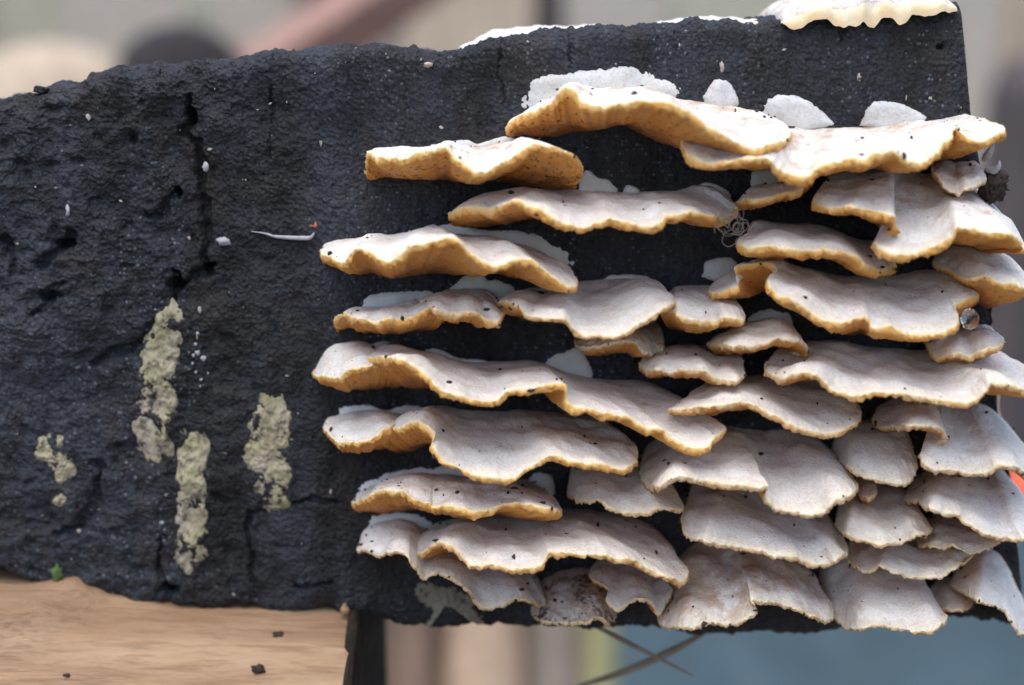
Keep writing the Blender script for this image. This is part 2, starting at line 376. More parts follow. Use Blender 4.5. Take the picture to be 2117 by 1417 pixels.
# ------------------------------------------------------------------ shelf fungi
TOPS = []     # samples of upper faces, for crumbs
def crust(outline, name, m, parent, proud=1.1, rag=.10, seed=0, label=None, cat=None, group=None, dirt=0., stain=.2, rough=.07, soft=6):
    """a thin crust grown flat on the bark; outline in photo pixels on the bark plane"""
    o = np.asarray(outline, float); q = P(o[:, 0], o[:, 1]); q = np.vstack([q, q[:1]])
    c, L = catmull(q, 181); c = c[:-1]; n = len(c)
    ctr = c.mean(0); rings = 44
    r = np.linspace(0, 1, rings)
    rg = 1+rag*fbm(np.stack([c[:, 0]*230, np.zeros(n)+seed*3.7, c[:, 2]*230], -1), 3, .5)
    V = ctr+(c-ctr)[:, None]*(r[None, :, None]*rg[:, None, None]*1.06)
    x, z = V[..., 0], V[..., 2]
    h = proud*1e-3*(1-r[None]**soft)-.8e-3*r[None]**soft
    h = h+np.where(rough < .2, .00012, 0)*noise3(np.stack([x*90, x*0+seed, z*90], -1))+rough*1e-3*fbm(np.stack([x*420, x*0+seed, z*420], -1), 4, .65)
    V[..., 1] = bark_y(x, z)-h
    at = np.stack([np.zeros_like(x)+.3*r[None], np.full_like(x, stain), np.full_like(x, dirt)], -1)
    org = (float(ctr[0]), 0., float(ctr[2]))
    ob = mesh_obj(name, V.reshape(-1, 3), grid_faces(n, rings, wrap=True), m, parent, org, attr=at.reshape(-1, 3))
    if label: tag(ob, label, cat, group)
    return ob

def shelf(label, rim, back, under=None, dmax=26, th=2.1, bulge=1.2, patches=(), stain=.15, beige=0., dirt=0., seed=0, wav=1.0, crumbs=1.0, ends=.16, group=None, lift=0.):
    rim = [tuple(r) for r in rim]
    pale = .0 if seed in (1, 2, 3, 4, 5, 6, 13, 14, 15, 16, 18, 21, 22, 24, 25, 26) else (.35 if seed in (7, 8, 9, 19, 20, 23, 28) else .68)   # older, drier edges lower down
    th = th*(1-.25*pale)
    back = np.asarray(back, float).copy()
    if lift: back[1:-1, 1] -= lift; back[[0, -1], 1] -= lift*.4
    ok = P(back[:, 0], back[:, 1], -3.5)
    ok[:, 0] = np.minimum(ok[:, 0], xright(ok[:, 2])-.001)
    r2 = np.array([r[:2] for r in rim], float)
    L = np.concatenate([[0], np.cumsum(np.linalg.norm(np.diff(r2, axis=0), axis=1))]); tt = L/L[-1]
    d = []
    for k, r in enumerate(rim):
        if len(r) > 2: d.append(r[2])
        else:
            e = min(tt[k], 1-tt[k])
            d.append(dmax*(.28+.72*float(sstep(e, -.02, ends)))+1.2*math.sin(seed*5+tt[k]*19))
    F0 = P(r2[:, 0], r2[:, 1], np.array(d))
    F0 = np.vstack([ok[:1], F0, ok[-1:]])
    _, LL = catmull(F0, 50)
    n = int(np.clip(LL/.00034, 90, 440))
    F, _ = catmull(F0, n); B, _ = catmull(ok, n)
    t = np.linspace(0, 1, n)
    tap = sstep(np.minimum(t, 1-t), 0, .05)
    # fine raggedness of the edge
    Fb = F
    F = F+tap[:, None]*(.00030*np.stack([fbm(F*260+seed+9*k, 3, .55) for k in range(3)], -1))
    F = F+tap[:, None]*(.00014*np.stack([noise3(F*1300+seed+5*k) for k in range(3)], -1))
    F = F+np.array([0, 0, 1.])*(tap*.00045*fbm(Fb*140+seed*1.7, 2))[:, None]
    fine = F-Fb
    k = max(3, n//9) | 1; ker = np.hanning(k+2)[1:-1]; ker /= ker.sum()
    pad = np.concatenate([np.repeat(Fb[:1], k//2, 0), Fb, np.repeat(Fb[-1:], k//2, 0)])
    Fs = np.stack([np.convolve(pad[:, j], ker, 'valid') for j in range(3)], -1)
    Fs = Fb+(Fs-Fb)*tap[:, None]
    if under is not None:
        U = np.asarray(under, float); U = P(U[:, 0], U[:, 1], -3.5); U[:, 0] = np.minimum(U[:, 0], xright(U[:, 2])-.001)
        U = np.vstack([ok[:1]*.5+U[:1]*.5, U, ok[-1:]*.5+U[-1:]*.5]); U, _ = catmull(U, n)
    else:
        U = B-np.stack([t*0, t*0, tap*.0065], -1)
    # ---- upper face, from the bark out to the edge
    nt, nr, nu = 40, 9, 22
    s = np.linspace(0, 1, nt)[None, :, None]
    top = B[:, None]*(1-s)+Fs[:, None]*s+(Fb-Fs)[:, None]*s**2.4+fine[:, None]*s**7
    up = np.array([0, -.25, 1.0])
    reach = np.linalg.norm(F-B, axis=1)[:, None, None]
    top = top+up*(bulge*1e-3*np.clip(reach/.02, 0, 1)*4*s**1.3*(1-s))
    w = sstep(s, 0, .3)*(1-sstep(s, .93, 1.0)*.8)*tap[:, None, None]
    nz = .00085*wav*fbm(top*np.array([105, 85, 105])+seed*7.1, 2)+.00028*noise3(top*330+seed)+.00010*noise3(top*1000)
    top = top+up*(w[..., 0]*nz)[..., None]
    # ---- rounded edge, white above to orange below
    thm = th*.64e-3*tap*np.clip(1+.45*fbm(F*150+seed*3, 3, .6), .35, 1.8)
    out = F-top[:, -6]; out /= np.linalg.norm(out, axis=1)[:, None]+1e-9
    out[:, 2] *= .35
    out /= np.linalg.norm(out, axis=1)[:, None]+1e-9
    tang = np.gradient(Fs, axis=0); tang /= np.linalg.norm(tang, axis=1)[:, None]+1e-12
    dn = np.cross(out, tang); dn *= np.sign(-dn[:, 2:3]+1e-6); dn /= np.linalg.norm(dn, axis=1)[:, None]+1e-9
    dn = dn*.4+np.array([0, .25, -.85])*.6; dn /= np.linalg.norm(dn, axis=1)[:, None]
    a = np.linspace(0, 1, nr+1)[1:][None, :, None]*math.pi*.92
    T = thm[:, None, None]
    edge = F[:, None]+out[:, None]*np.sin(a)*T*.24+dn[:, None]*(1-np.cos(a))*.5*T
    edge += (.00026*fbm(edge*800+seed, 3, .7))[..., None]*np.sin(np.minimum(a, 1.7))*(out[:, None]+dn[:, None])*tap[:, None, None]
    # ---- underside back to the bark
    El = edge[:, -1]
    q = np.linspace(0, 1, nu+1)[1:][None, :, None]
    und = El[:, None]*(1-q)+U[:, None]*q
    sag = np.array([0, 0, -1.])*(4*q*(1-q))*.0006*np.clip(reach/.02, 0, 1)
    und = und+sag+up*(tap[:, None]*(4*q*(1-q))[..., 0]*(.0007*fbm(und*150+seed*2.3, 3)+.0001*noise3(und*900)))[..., None]
    G = np.concatenate([top, edge, und], 1)
    N = grid_normals(G)
    # the top must point up
    if N[n//3:2*n//3, 8:30, 2].mean() < 0: N = -N; flip = True
    else: flip = False
    stain_shade = stain+beige+.7*(1-s[..., 0])**1.5*(.2+stain)+t[:, None]*0  # stain, deepened towards the bark as painted shade at the rear
    cz = float(B[:, 2].mean()); root = empty('shelf_fungus', (float(B[:, 0].mean()), 0., cz), label, 'fungus', group)
    def part(name, sl, m, at):
        g = G[:, sl]; f = grid_faces(n, g.shape[1]);
        if flip: f = f[:, ::-1]
        o = mesh_obj(name, g.reshape(-1, 3), f, m, root, attr=at.reshape(-1, 3), normals=N[:, sl].reshape(-1, 3)); return o
    one = np.ones((n, 1))
    part('pore_surface', slice(0, nt), M['pore'], np.stack([s[..., 0]*one, stain_shade*one, np.full((n, nt), dirt)], -1))
    ea = np.linspace(0, 1, nr+1)[None]
    mg = part('margin', slice(nt-1, nt+nr), M['margin'], np.stack([ea*one, np.full((n, nr+1), min(1, beige+pale))+.25*noise3(F*90+seed)[:, None], np.full((n, nr+1), dirt*.5+.06)], -1))
    # short fuzz along the edge
    rs = np.random.default_rng(seed); nh = int(LL*1e3*9)
    ii = rs.integers(3, n-4, nh); jj = rs.integers(nt-1, nt+nr-1, nh)
    p0 = G[ii, jj]; nn = N[ii, jj]; L_ = (rs.uniform(.00012, .00045, nh)*tap[ii])[:, None]
    dirn = nn+.5*rs.normal(size=(nh, 3)); dirn /= np.linalg.norm(dirn, axis=1)[:, None]
    sd = np.cross(dirn, rs.normal(size=(nh, 3))); sd /= np.linalg.norm(sd, axis=1)[:, None]
    hv = np.stack([p0-sd*.00004-nn*.00005, p0+sd*.00004-nn*.00005, p0+dirn*L_], 1).reshape(-1, 3)
    fz = mesh_obj('edge_fuzz', hv, np.arange(nh*3).reshape(-1, 3), M['margin'], root, attr=np.repeat(np.stack([(jj-nt+1)/nr*.8, np.full(nh, min(1, beige+pale)), np.zeros(nh)], -1), 3, 0))
    fz.parent = mg; fz['kind'] = 'stuff'
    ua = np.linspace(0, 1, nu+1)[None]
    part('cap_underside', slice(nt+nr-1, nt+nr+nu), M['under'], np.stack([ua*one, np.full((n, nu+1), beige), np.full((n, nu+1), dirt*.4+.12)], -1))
    for k, pt in enumerate(patches): crust(pt, 'effused_crust', M['crust'], root, .85, .06, seed+k, stain=stain+beige)
    TOPS.append((G[:, 10:nt+nr], N[:, 10:nt+nr], crumbs*LL))
    return root


# rim: photo pixels along the white edge (third number: mm in front of the bark where it is known to fold),
# back / under: where the upper / lower face meets the bark
shelf('highest big shelf, orange hollow under its raised left fold, right tip lapping its neighbour',
      [(1045, 262, 4), (1062, 247, 7), (1085, 236, 10), (1120, 221, 13), (1142, 212, 15), (1152, 194, 17), (1172, 182, 18), (1192, 186, 20), (1203, 206, 23), (1222, 220, 26), (1275, 213, 28), (1335, 212, 29), (1390, 220, 30), (1430, 235, 30),
       (1462, 258, 30), (1502, 286, 30), (1545, 301, 29), (1590, 297, 27), (1620, 287, 22), (1633, 268, 14)],
      [(1062, 255), (1100, 226), (1180, 188), (1250, 180), (1340, 188), (1440, 203), (1520, 222), (1595, 248)],
      [(1048, 268), (1093, 284), (1163, 287), (1220, 274), (1262, 266), (1290, 264), (1330, 284), (1375, 298), (1410, 296), (1500, 294), (1580, 285)],
      patches=([(1085, 238), (1081, 200), (1095, 166), (1165, 148), (1250, 141), (1318, 137), (1345, 149), (1402, 176), (1412, 205), (1250, 225), (1130, 235)],
               [(1452, 200), (1470, 171), (1490, 163), (1515, 178), (1531, 218), (1500, 232), (1462, 226)]),
      stain=.40, dirt=.18, seed=1, th=2.6, crumbs=2)
shelf('broad wavy shelf with tan stains, its right tip jutting past the sawn log end',
      [(1455, 275, 8), (1425, 278, 12), (1411, 290, 17), (1416, 308, 22), (1430, 322, 25), (1460, 333, 27), (1500, 333), (1540, 327), (1575, 323), (1596, 329), (1611, 347), (1633, 362), (1655, 365), (1673, 360), (1683, 350), (1709, 337), (1740, 331), (1766, 328),
       (1788, 332), (1811, 316), (1845, 311), (1873, 327), (1907, 333), (1930, 318), (1950, 298, 25), (1966, 282, 22), (1976, 268, 20), (1988, 276, 22), (2005, 287, 23), (2024, 291, 22), (2050, 283, 20), (2078, 268, 16), (2060, 254, 9), (2030, 246, 4)],
      [(1462, 272), (1520, 268), (1640, 258), (1740, 260), (1830, 258), (1907, 249), (1960, 239), (1990, 240)],
      [(1440, 290), (1500, 318), (1600, 335), (1700, 345), (1800, 345), (1900, 336), (1950, 325), (1980, 310), (1996, 280)],
      dmax=29, th=2.5, stain=.38, dirt=.16, seed=2, crumbs=2, ends=.1,
      patches=([(1574, 240), (1580, 212), (1597, 198), (1630, 196), (1672, 208), (1712, 240), (1727, 262), (1650, 275), (1590, 262)],
               [(1778, 262), (1790, 226), (1815, 207), (1855, 212), (1888, 222), (1917, 246), (1890, 268), (1820, 270)]))
shelf('lone upper left shelf with blunt torn left end and curled rounded right end',
      [(757, 354, 3), (756, 338, 7), (760, 315, 11), (786, 321, 17), (827, 327, 20), (857, 316, 22), (893, 310, 23), (908, 302, 23), (926, 305, 24), (938, 322, 25), (958, 333, 26), (979, 350, 27), (1000, 351, 27), (1022, 345, 27), (1050, 330, 27), (1079, 312, 26),
       (1109, 301, 25), (1150, 306, 25), (1183, 320, 24), (1203, 340, 20), (1202, 360, 14), (1188, 376, 7)],
      [(764, 322), (830, 312), (900, 303), (980, 305), (1050, 303), (1110, 297), (1160, 308), (1185, 335)],
      [(758, 358), (775, 371), (813, 374), (857, 373), (917, 376), (961, 376), (1000, 379), (1065, 388), (1124, 386), (1175, 382)],
      th=2.4, stain=.4, dirt=.26, seed=3, crumbs=2.5,
      patches=([(862, 318), (880, 303), (905, 296), (960, 289), (985, 297), (1012, 290), (1040, 283), (1078, 285), (1105, 287), (1120, 310), (980, 325)],))
shelf('long clean white shelf with scalloped front edge hanging over a deep black gap',
      [(933, 450, 6), (929, 440, 10), (940, 436, 14), (961, 431, 17), (1005, 429, 20), (1041, 422), (1068, 414), (1094, 424), (1121, 433), (1149, 452), (1183, 466), (1214, 469), (1242, 456), (1268, 450), (1304, 460), (1338, 467), (1364, 460), (1376, 447), (1403, 441),
       (1429, 433), (1460, 443), (1502, 449), (1519, 441), (1522, 424, 14)],
      [(946, 436), (1020, 407), (1100, 391), (1200, 386), (1290, 394), (1370, 388), (1420, 377), (1462, 384), (1500, 408)],
      [(934, 454), (955, 465), (1000, 467), (1050, 462), (1100, 455), (1160, 448), (1300, 440), (1450, 432), (1505, 425)],
      dmax=28, th=2.3, stain=.12, seed=4,
      patches=([(1188, 398), (1200, 362), (1214, 349), (1236, 366), (1262, 374), (1280, 398), (1230, 405)], [(1284, 400), (1298, 381), (1322, 392), (1318, 405)],
               [(1440, 400), (1450, 378), (1490, 384), (1515, 405), (1490, 418)]))
shelf('shelf with pale lobed left end and sharply raised middle fold above orange hollow',
      [(663, 518, 4), (672, 528, 10), (690, 536, 14), (712, 543, 17), (722, 532, 19), (739, 513, 20), (768, 523, 23), (797, 537, 25), (812, 534, 26), (833, 518, 27), (857, 506, 28), (901, 497, 29), (938, 493, 30), (961, 508, 30), (990, 532, 30), (1020, 544, 30), (1041, 544, 30),
       (1070, 533, 29), (1094, 530, 29), (1114, 545, 29), (1139, 567, 28), (1168, 587, 27), (1187, 592, 25), (1192, 580, 20), (1178, 562, 12)],
      [(668, 508), (688, 483), (760, 482), (830, 482), (900, 483), (950, 481), (1010, 487), (1060, 500), (1110, 522), (1145, 545)],
      [(666, 524), (690, 546), (730, 560), (790, 571), (850, 574), (900, 568), (950, 556), (1000, 545), (1060, 545), (1110, 556), (1140, 565)],
      th=2.3, stain=.15, dirt=.04, seed=5, bulge=1.6,
      patches=([(828, 492), (835, 478), (870, 471), (940, 461), (990, 474), (1060, 474), (1110, 486), (1150, 503), (1180, 528), (1187, 556), (1150, 562), (1080, 525), (950, 500)],))
shelf('thin left shelf with orange front face and a pale upright lobe behind it',
      [(694, 668, 4), (693, 660, 8), (707, 647, 12), (724, 652, 16), (743, 660), (766, 664), (796, 661), (825, 660), (854, 656), (871, 645), (890, 637), (920, 640, 12)],
      [(708, 655), (745, 640), (800, 634), (850, 628), (920, 625)],
      [(693, 672), (703, 681), (760, 685), (815, 688), (850, 688), (890, 680), (930, 665)],
      dmax=22, th=2.6, stain=.12, seed=6,
      patches=([(748, 650), (752, 622), (766, 610), (830, 602), (890, 602), (925, 612), (920, 645), (830, 652)],))
shelf('small ridged shelf wedged against the left of the tongue shaped one',
      [(868, 622, 8), (878, 630, 16), (898, 636), (913, 642), (942, 647), (971, 644), (992, 650), (1010, 660), (1030, 659), (1040, 647), (1036, 634, 14)],
      [(876, 615), (919, 600), (951, 594), (985, 597), (1025, 620)], dmax=25, th=2.0, stain=.14, seed=7,
      patches=([(918, 612), (930, 592), (957, 572), (1000, 562), (1009, 575), (1039, 579), (1070, 602), (1040, 622), (960, 620)],))
shelf('tongue shaped shelf with pointed drooping lip over the small beige shelf',
      [(1032, 630, 12), (1037, 622, 18), (1053, 622, 22), (1071, 633, 25), (1089, 650, 27), (1118, 657), (1147, 656), (1166, 655), (1180, 676), (1202, 689), (1234, 695), (1265, 700), (1281, 696), (1302, 682), (1333, 664), (1364, 645), (1380, 636), (1394, 624, 22), (1391, 610, 15), (1374, 597, 8)],
      [(1055, 612), (1100, 606), (1150, 599), (1190, 582), (1250, 576), (1330, 582), (1362, 592)], dmax=29, th=1.7, stain=.06, seed=8, lift=6, wav=1.2,
      patches=([(1240, 585), (1260, 568), (1330, 570), (1350, 590), (1290, 600)],))
shelf('small shelf tucked under the right side of the tongue shaped one',
      [(1366, 648, 12), (1377, 639, 18), (1396, 645), (1421, 657), (1452, 659), (1477, 661), (1499, 654), (1524, 657), (1538, 661), (1536, 646, 14), (1520, 634, 8)],
      [(1375, 630), (1395, 602), (1450, 592), (1490, 602), (1515, 625)],
      [(1370, 658), (1385, 678), (1410, 686), (1445, 682), (1480, 666), (1520, 650)], dmax=24, th=2.3, stain=.1, seed=9, lift=8)
shelf('small beige shelf half hidden below the tongue shaped lip',
      [(1191, 711, 8), (1218, 714), (1265, 709), (1296, 704), (1316, 708), (1327, 723), (1343, 729), (1358, 726), (1372, 720, 10)],
      [(1200, 705), (1260, 690), (1320, 674), (1360, 676), (1371, 700)], [(1194, 714), (1230, 728), (1290, 727), (1330, 730), (1368, 724)], dmax=17, th=1.6, stain=.3, beige=.25, seed=10, lift=14)
shelf('small rectangular white shelf with square right end above the S curled edge',
      [(1322, 752, 9), (1333, 759, 16), (1358, 765), (1383, 768), (1414, 762), (1446, 763), (1467, 771), (1489, 784), (1520, 786), (1537, 780, 22), (1537, 764, 17), (1534, 742, 10)],
      [(1330, 745), (1355, 729), (1389, 720), (1436, 717), (1483, 719), (1510, 724), (1528, 735)], dmax=25, th=1.8, stain=.08, seed=11, lift=8)
shelf('narrow leaf shaped shelf whose right end rolls back under itself',
      [(1462, 709, 8), (1483, 713, 17), (1514, 712), (1545, 712), (1577, 709), (1608, 698, 25), (1636, 698, 26), (1657, 707, 24), (1669, 723, 20), (1656, 731, 15), (1632, 725, 10)],
      [(1475, 702), (1505, 688), (1540, 671), (1580, 662), (1620, 667), (1655, 688), (1660, 705)], dmax=25, th=1.8, stain=.08, seed=12, lift=6,
      patches=([(1535, 680), (1545, 655), (1575, 641), (1615, 640), (1637, 655), (1640, 680), (1590, 690)],))
shelf('large shelf with arched brown hollow at left and long slanting front edge',
      [(1467, 592, 6), (1469, 601, 13), (1483, 607, 17), (1506, 600, 19), (1526, 590, 19), (1521, 569, 17), (1517, 551, 16), (1550, 544, 15), (1592, 545, 16), (1607, 556, 18), (1585, 573, 22), (1593, 592, 26), (1607, 608, 28), (1632, 617, 29), (1657, 627, 29), (1680, 646, 29),
       (1712, 662, 29), (1747, 664, 29), (1791, 657, 28), (1802, 672, 29), (1817, 675, 29), (1840, 672, 29), (1865, 684, 29), (1894, 688, 29), (1932, 692, 29), (1953, 682, 28), (1976, 668, 27), (1980, 650, 25), (1972, 635, 23), (1982, 627, 22), (2008, 615, 20), (2023, 608, 16), (2010, 595, 9)],
      [(1476, 582), (1500, 573), (1535, 560), (1570, 550), (1620, 550), (1700, 560), (1760, 568), (1830, 562), (1900, 557), (1955, 563), (1990, 580)],
      [(1478, 606), (1505, 612), (1535, 606), (1565, 600), (1590, 603), (1650, 630), (1720, 665), (1760, 690), (1800, 685), (1900, 680), (1960, 660), (1990, 610)],
      th=2.3, stain=.14, seed=13, lift=6, ends=.1,
      patches=([(1447, 575), (1455, 545), (1480, 534), (1515, 535), (1530, 560), (1500, 585)],))
shelf('smooth shelf like a bent lip with grey fibres looped at one end',
      [(1553, 466, 6), (1546, 482, 12), (1526, 498, 17), (1532, 509, 21), (1552, 505), (1584, 505), (1616, 510), (1648, 513), (1683, 515), (1721, 515), (1747, 520), (1776, 534), (1795, 550), (1817, 556), (1840, 550), (1851, 540, 14)],
      [(1556, 468), (1590, 466), (1640, 465), (1690, 469), (1740, 483), (1790, 500), (1832, 528)], dmax=25, th=2.2, stain=.1, seed=14, lift=6)
shelf('big double lobed shelf with a deep orange notch between its two front lobes',
      [(1712, 374, 5), (1692, 392, 12), (1682, 412, 18), (1698, 425, 23), (1732, 431, 26), (1760, 428), (1794, 432), (1822, 438), (1840, 443), (1852, 452, 29), (1848, 468, 26), (1832, 481, 23), (1816, 489, 22), (1809, 500, 25), (1820, 512, 28), (1846, 520), (1872, 523), (1904, 515), (1936, 509), (1958, 499), (1969, 486), (1980, 469),
       (2003, 470), (2032, 477), (2064, 482), (2092, 486), (2112, 500), (2117, 514, 24), (2112, 494, 14)],
      [(1712, 370), (1750, 358), (1800, 350), (1850, 348), (1920, 356), (1985, 375), (2020, 400), (2030, 440)],
      [(1700, 410), (1740, 425), (1790, 445), (1820, 475), (1850, 490), (1900, 500), (1960, 500), (2000, 500), (2030, 490)],
      dmax=30, th=2.4, stain=.2, seed=15, lift=8, ends=.09, wav=1.2)
shelf('short sloping shelf with brown front bridging the scalloped shelf and the double lobed one',
      [(1516, 424, 6), (1530, 416, 13), (1548, 409), (1596, 404), (1639, 394), (1664, 384), (1677, 373, 10)],
      [(1522, 412), (1560, 394), (1610, 382), (1650, 370), (1670, 366)], [(1518, 428), (1550, 428), (1610, 412), (1660, 394), (1675, 380)], dmax=20, th=2.0, stain=.25, seed=16,
      patches=([(1548, 385), (1556, 358), (1580, 347), (1610, 350), (1625, 372), (1590, 392)],))
shelf('torn beige scrap of shelf below the jutting tip beside the dark clod',
      [(1928, 345, 6), (1932, 362, 14), (1948, 376, 18), (1965, 390, 20), (1980, 401, 20), (1996, 388, 20), (2022, 381, 18), (2038, 366, 12), (2024, 345, 6)],
      [(1935, 338), (1965, 328), (1992, 324), (2012, 335)], [(1932, 350), (1950, 370), (1980, 385), (2010, 360)], th=1.2, stain=.45, beige=.25, seed=17, dirt=.05)
shelf('shelf at the sawn end with rolled brown lip and a clear droplet below',
      [(1930, 545, 4), (1960, 558, 11), (1985, 571, 17), (1997, 579, 21), (2012, 577, 23), (2041, 572, 24), (2064, 582, 25), (2096, 585, 25), (2117, 591, 24), (2140, 580, 15)],
      [(1932, 525), (1960, 504), (2000, 500), (2030, 508), (2045, 525)], [(1990, 585), (2010, 625), (2030, 640), (2045, 632), (2050, 610), (2048, 590)], th=1.8, stain=.12, seed=18, lift=6)
shelf('small tongue shelf pointing right just above the widest shelf at the sawn end',
      [(1914, 712, 8), (1929, 729, 16), (1952, 736), (1984, 731), (2009, 732), (2032, 724), (2064, 713), (2077, 704, 12), (2066, 692, 6)],
      [(1915, 702), (1945, 690), (1990, 682), (2030, 680), (2045, 688)], dmax=23, th=1.9, stain=.16, seed=19, lift=8)
shelf('widest shelf with curled corner, its front edge running off past the sawn end',
      [(1600, 735, 8), (1586, 745, 14), (1583, 762, 20), (1603, 780, 24), (1619, 780), (1638, 774), (1664, 771), (1693, 780), (1709, 793), (1722, 806), (1747, 812), (1776, 816), (1808, 812), (1856, 812), (1904, 817), (1936, 825), (1968, 833), (2003, 832), (2025, 822), (2038, 809), (2046, 797),
       (2067, 795), (2096, 800), (2120, 807), (2150, 806, 22), (2160, 780, 9)],
      [(1602, 738), (1640, 726), (1680, 714), (1740, 713), (1820, 720), (1900, 732), (1980, 732), (2035, 722), (2052, 722), (2056, 735)], dmax=31, th=2.2, stain=.08, seed=20, lift=14, ends=.1, wav=1.3)
shelf('pale rounded lobe with orange base at the left tip of the long S curled shelf',
      [(648, 772, 4), (660, 778, 9), (680, 781, 13), (704, 777, 16), (716, 766, 17), (735, 758, 18), (765, 755, 18), (800, 760, 14), (840, 775, 8)],
      [(652, 762), (668, 722), (690, 704), (735, 700), (780, 712), (830, 745)], [(650, 776), (668, 789), (708, 800), (752, 809), (796, 804), (840, 800)], th=2.0, stain=.1, dirt=.08, seed=21)
shelf('longest shelf, sweeping down from a raised left tip to an S curled right end',
      [(750, 734, 8), (765, 738, 16), (784, 739, 20), (825, 741), (848, 749), (869, 764), (895, 787), (919, 805), (951, 820), (977, 830), (1001, 831), (1030, 823), (1047, 811), (1074, 805), (1118, 799), (1150, 793), (1172, 798), (1171, 824), (1187, 838), (1218, 846), (1265, 854),
       (1296, 860), (1315, 873), (1343, 879), (1370, 885), (1381, 901), (1405, 913), (1433, 922), (1461, 921), (1480, 904, 28), (1497, 887, 25), (1492, 875, 21), (1470, 866, 16), (1440, 868, 10)],
      [(757, 712), (800, 706), (840, 718), (900, 742), (960, 752), (1040, 750), (1110, 753), (1170, 772), (1230, 784), (1290, 785), (1350, 800), (1395, 830), (1420, 855)],
      [(755, 750), (800, 790), (850, 806), (890, 808), (960, 800), (1100, 785), (1200, 810), (1300, 835), (1400, 870), (1430, 872)], dmax=30, th=2.3, stain=.1, dirt=.03, seed=22, lift=8, ends=.08,
      patches=([(1118, 770), (1138, 741), (1170, 725), (1196, 720), (1215, 740), (1228, 768), (1226, 795), (1170, 792)], [(850, 745), (870, 725), (905, 722), (950, 738), (1000, 742), (1040, 752), (1000, 765), (900, 758)]))
shelf('arching shelf with rolled left tip resting over the S curl and rounded right end',
      [(1445, 866, 9), (1420, 872, 14), (1396, 862, 18), (1383, 850, 22), (1396, 848, 26), (1418, 847, 27), (1452, 841), (1483, 832), (1514, 832), (1555, 835), (1586, 848), (1614, 863), (1645, 882), (1676, 891), (1711, 896), (1739, 891), (1769, 876, 25), (1779, 855, 19), (1773, 836, 12)],
      [(1415, 852), (1430, 822), (1490, 806), (1560, 794), (1640, 788), (1720, 799), (1758, 818)], dmax=29, th=2.0, stain=.08, seed=23, lift=22)
shelf('pale left lobe with drooping rounded tip beside the honey coloured hollow',
      [(669, 886, 4), (687, 905, 11), (717, 913, 15), (746, 913, 17), (772, 905, 18), (796, 886, 18), (815, 878, 15), (840, 872, 8)],
      [(672, 880), (684, 860), (717, 843), (761, 840), (822, 852)], [(670, 892), (695, 922), (737, 932), (781, 931), (830, 910)], th=2.0, stain=.1, seed=24,
      patches=([(680, 872), (690, 852), (717, 841), (761, 838), (800, 848), (830, 838), (880, 842), (960, 850), (1000, 860), (900, 875), (760, 880)],))
shelf('shelf with honey coloured hollow at left, broad scalloped white front and cupped right end',
      [(793, 912, 6), (800, 895, 13), (812, 884, 17), (831, 878, 20), (854, 868, 22), (872, 868, 24), (889, 881, 25), (901, 902, 26), (894, 922, 27), (910, 943), (945, 964), (987, 978), (1032, 985), (1068, 985), (1089, 969), (1119, 951), (1140, 942), (1165, 948), (1203, 957), (1242, 954), (1273, 968), (1292, 970), (1311, 955, 24), (1317, 937, 19), (1306, 915, 12)],
      [(800, 900), (815, 880), (850, 864), (900, 855), (980, 851), (1060, 854), (1140, 861), (1210, 871), (1275, 895)],
      [(790, 928), (810, 937), (860, 937), (890, 925), (950, 920), (1050, 915), (1150, 910), (1280, 915)], dmax=30, th=2.0, stain=.1, dirt=.03, seed=25, lift=14, ends=.1, wav=1.2, crumbs=1.6)
shelf('narrow pointed left shelf with soil speckled orange tip and a tan smudge on top',
      [(727, 1040, 4), (737, 1036, 8), (758, 1027, 13), (787, 1014, 18), (833, 1014, 22), (854, 1031), (889, 1040), (896, 1047), (945, 1045), (980, 1055), (1008, 1052), (1042, 1041), (1077, 1041), (1112, 1047), (1144, 1055), (1160, 1062, 22), (1155, 1044, 14), (1135, 1022, 7)],
      [(740, 1026), (780, 1000), (850, 985), (920, 977), (1000, 983), (1080, 995), (1128, 1018)], [(729, 1053), (763, 1058), (805, 1060), (857, 1056), (920, 1052), (1000, 1060), (1080, 1075), (1140, 1070)], dmax=28, th=2.3, stain=.36, dirt=.22, seed=26, lift=6, crumbs=2,
      patches=([(725, 1036), (745, 1000), (800, 975), (870, 965), (950, 961), (1000, 980), (900, 1005), (790, 1025)], [(1080, 1010), (1100, 980), (1130, 978), (1148, 1000), (1140, 1030)]))
shelf('lower left shelf descending in steps from a pale tip to a fringed brown edge',
      [(740, 1138, 5), (756, 1137, 10), (784, 1143, 14), (812, 1139), (840, 1144), (849, 1158), (864, 1178), (879, 1199), (891, 1188), (910, 1183), (938, 1195), (959, 1216), (980, 1237), (1001, 1251), (1032, 1251), (1067, 1239), (1095, 1241), (1119, 1251), (1126, 1235, 10)],
      [(748, 1112), (756, 1080), (780, 1066), (830, 1066), (890, 1085), (960, 1120), (1030, 1150), (1080, 1170), (1120, 1205)], dmax=20, th=1.5, stain=.22, dirt=.26, seed=27, lift=6, ends=.1, crumbs=2,
      patches=([(746, 1125), (752, 1084), (770, 1063), (830, 1056), (880, 1066), (900, 1095), (830, 1120)],))
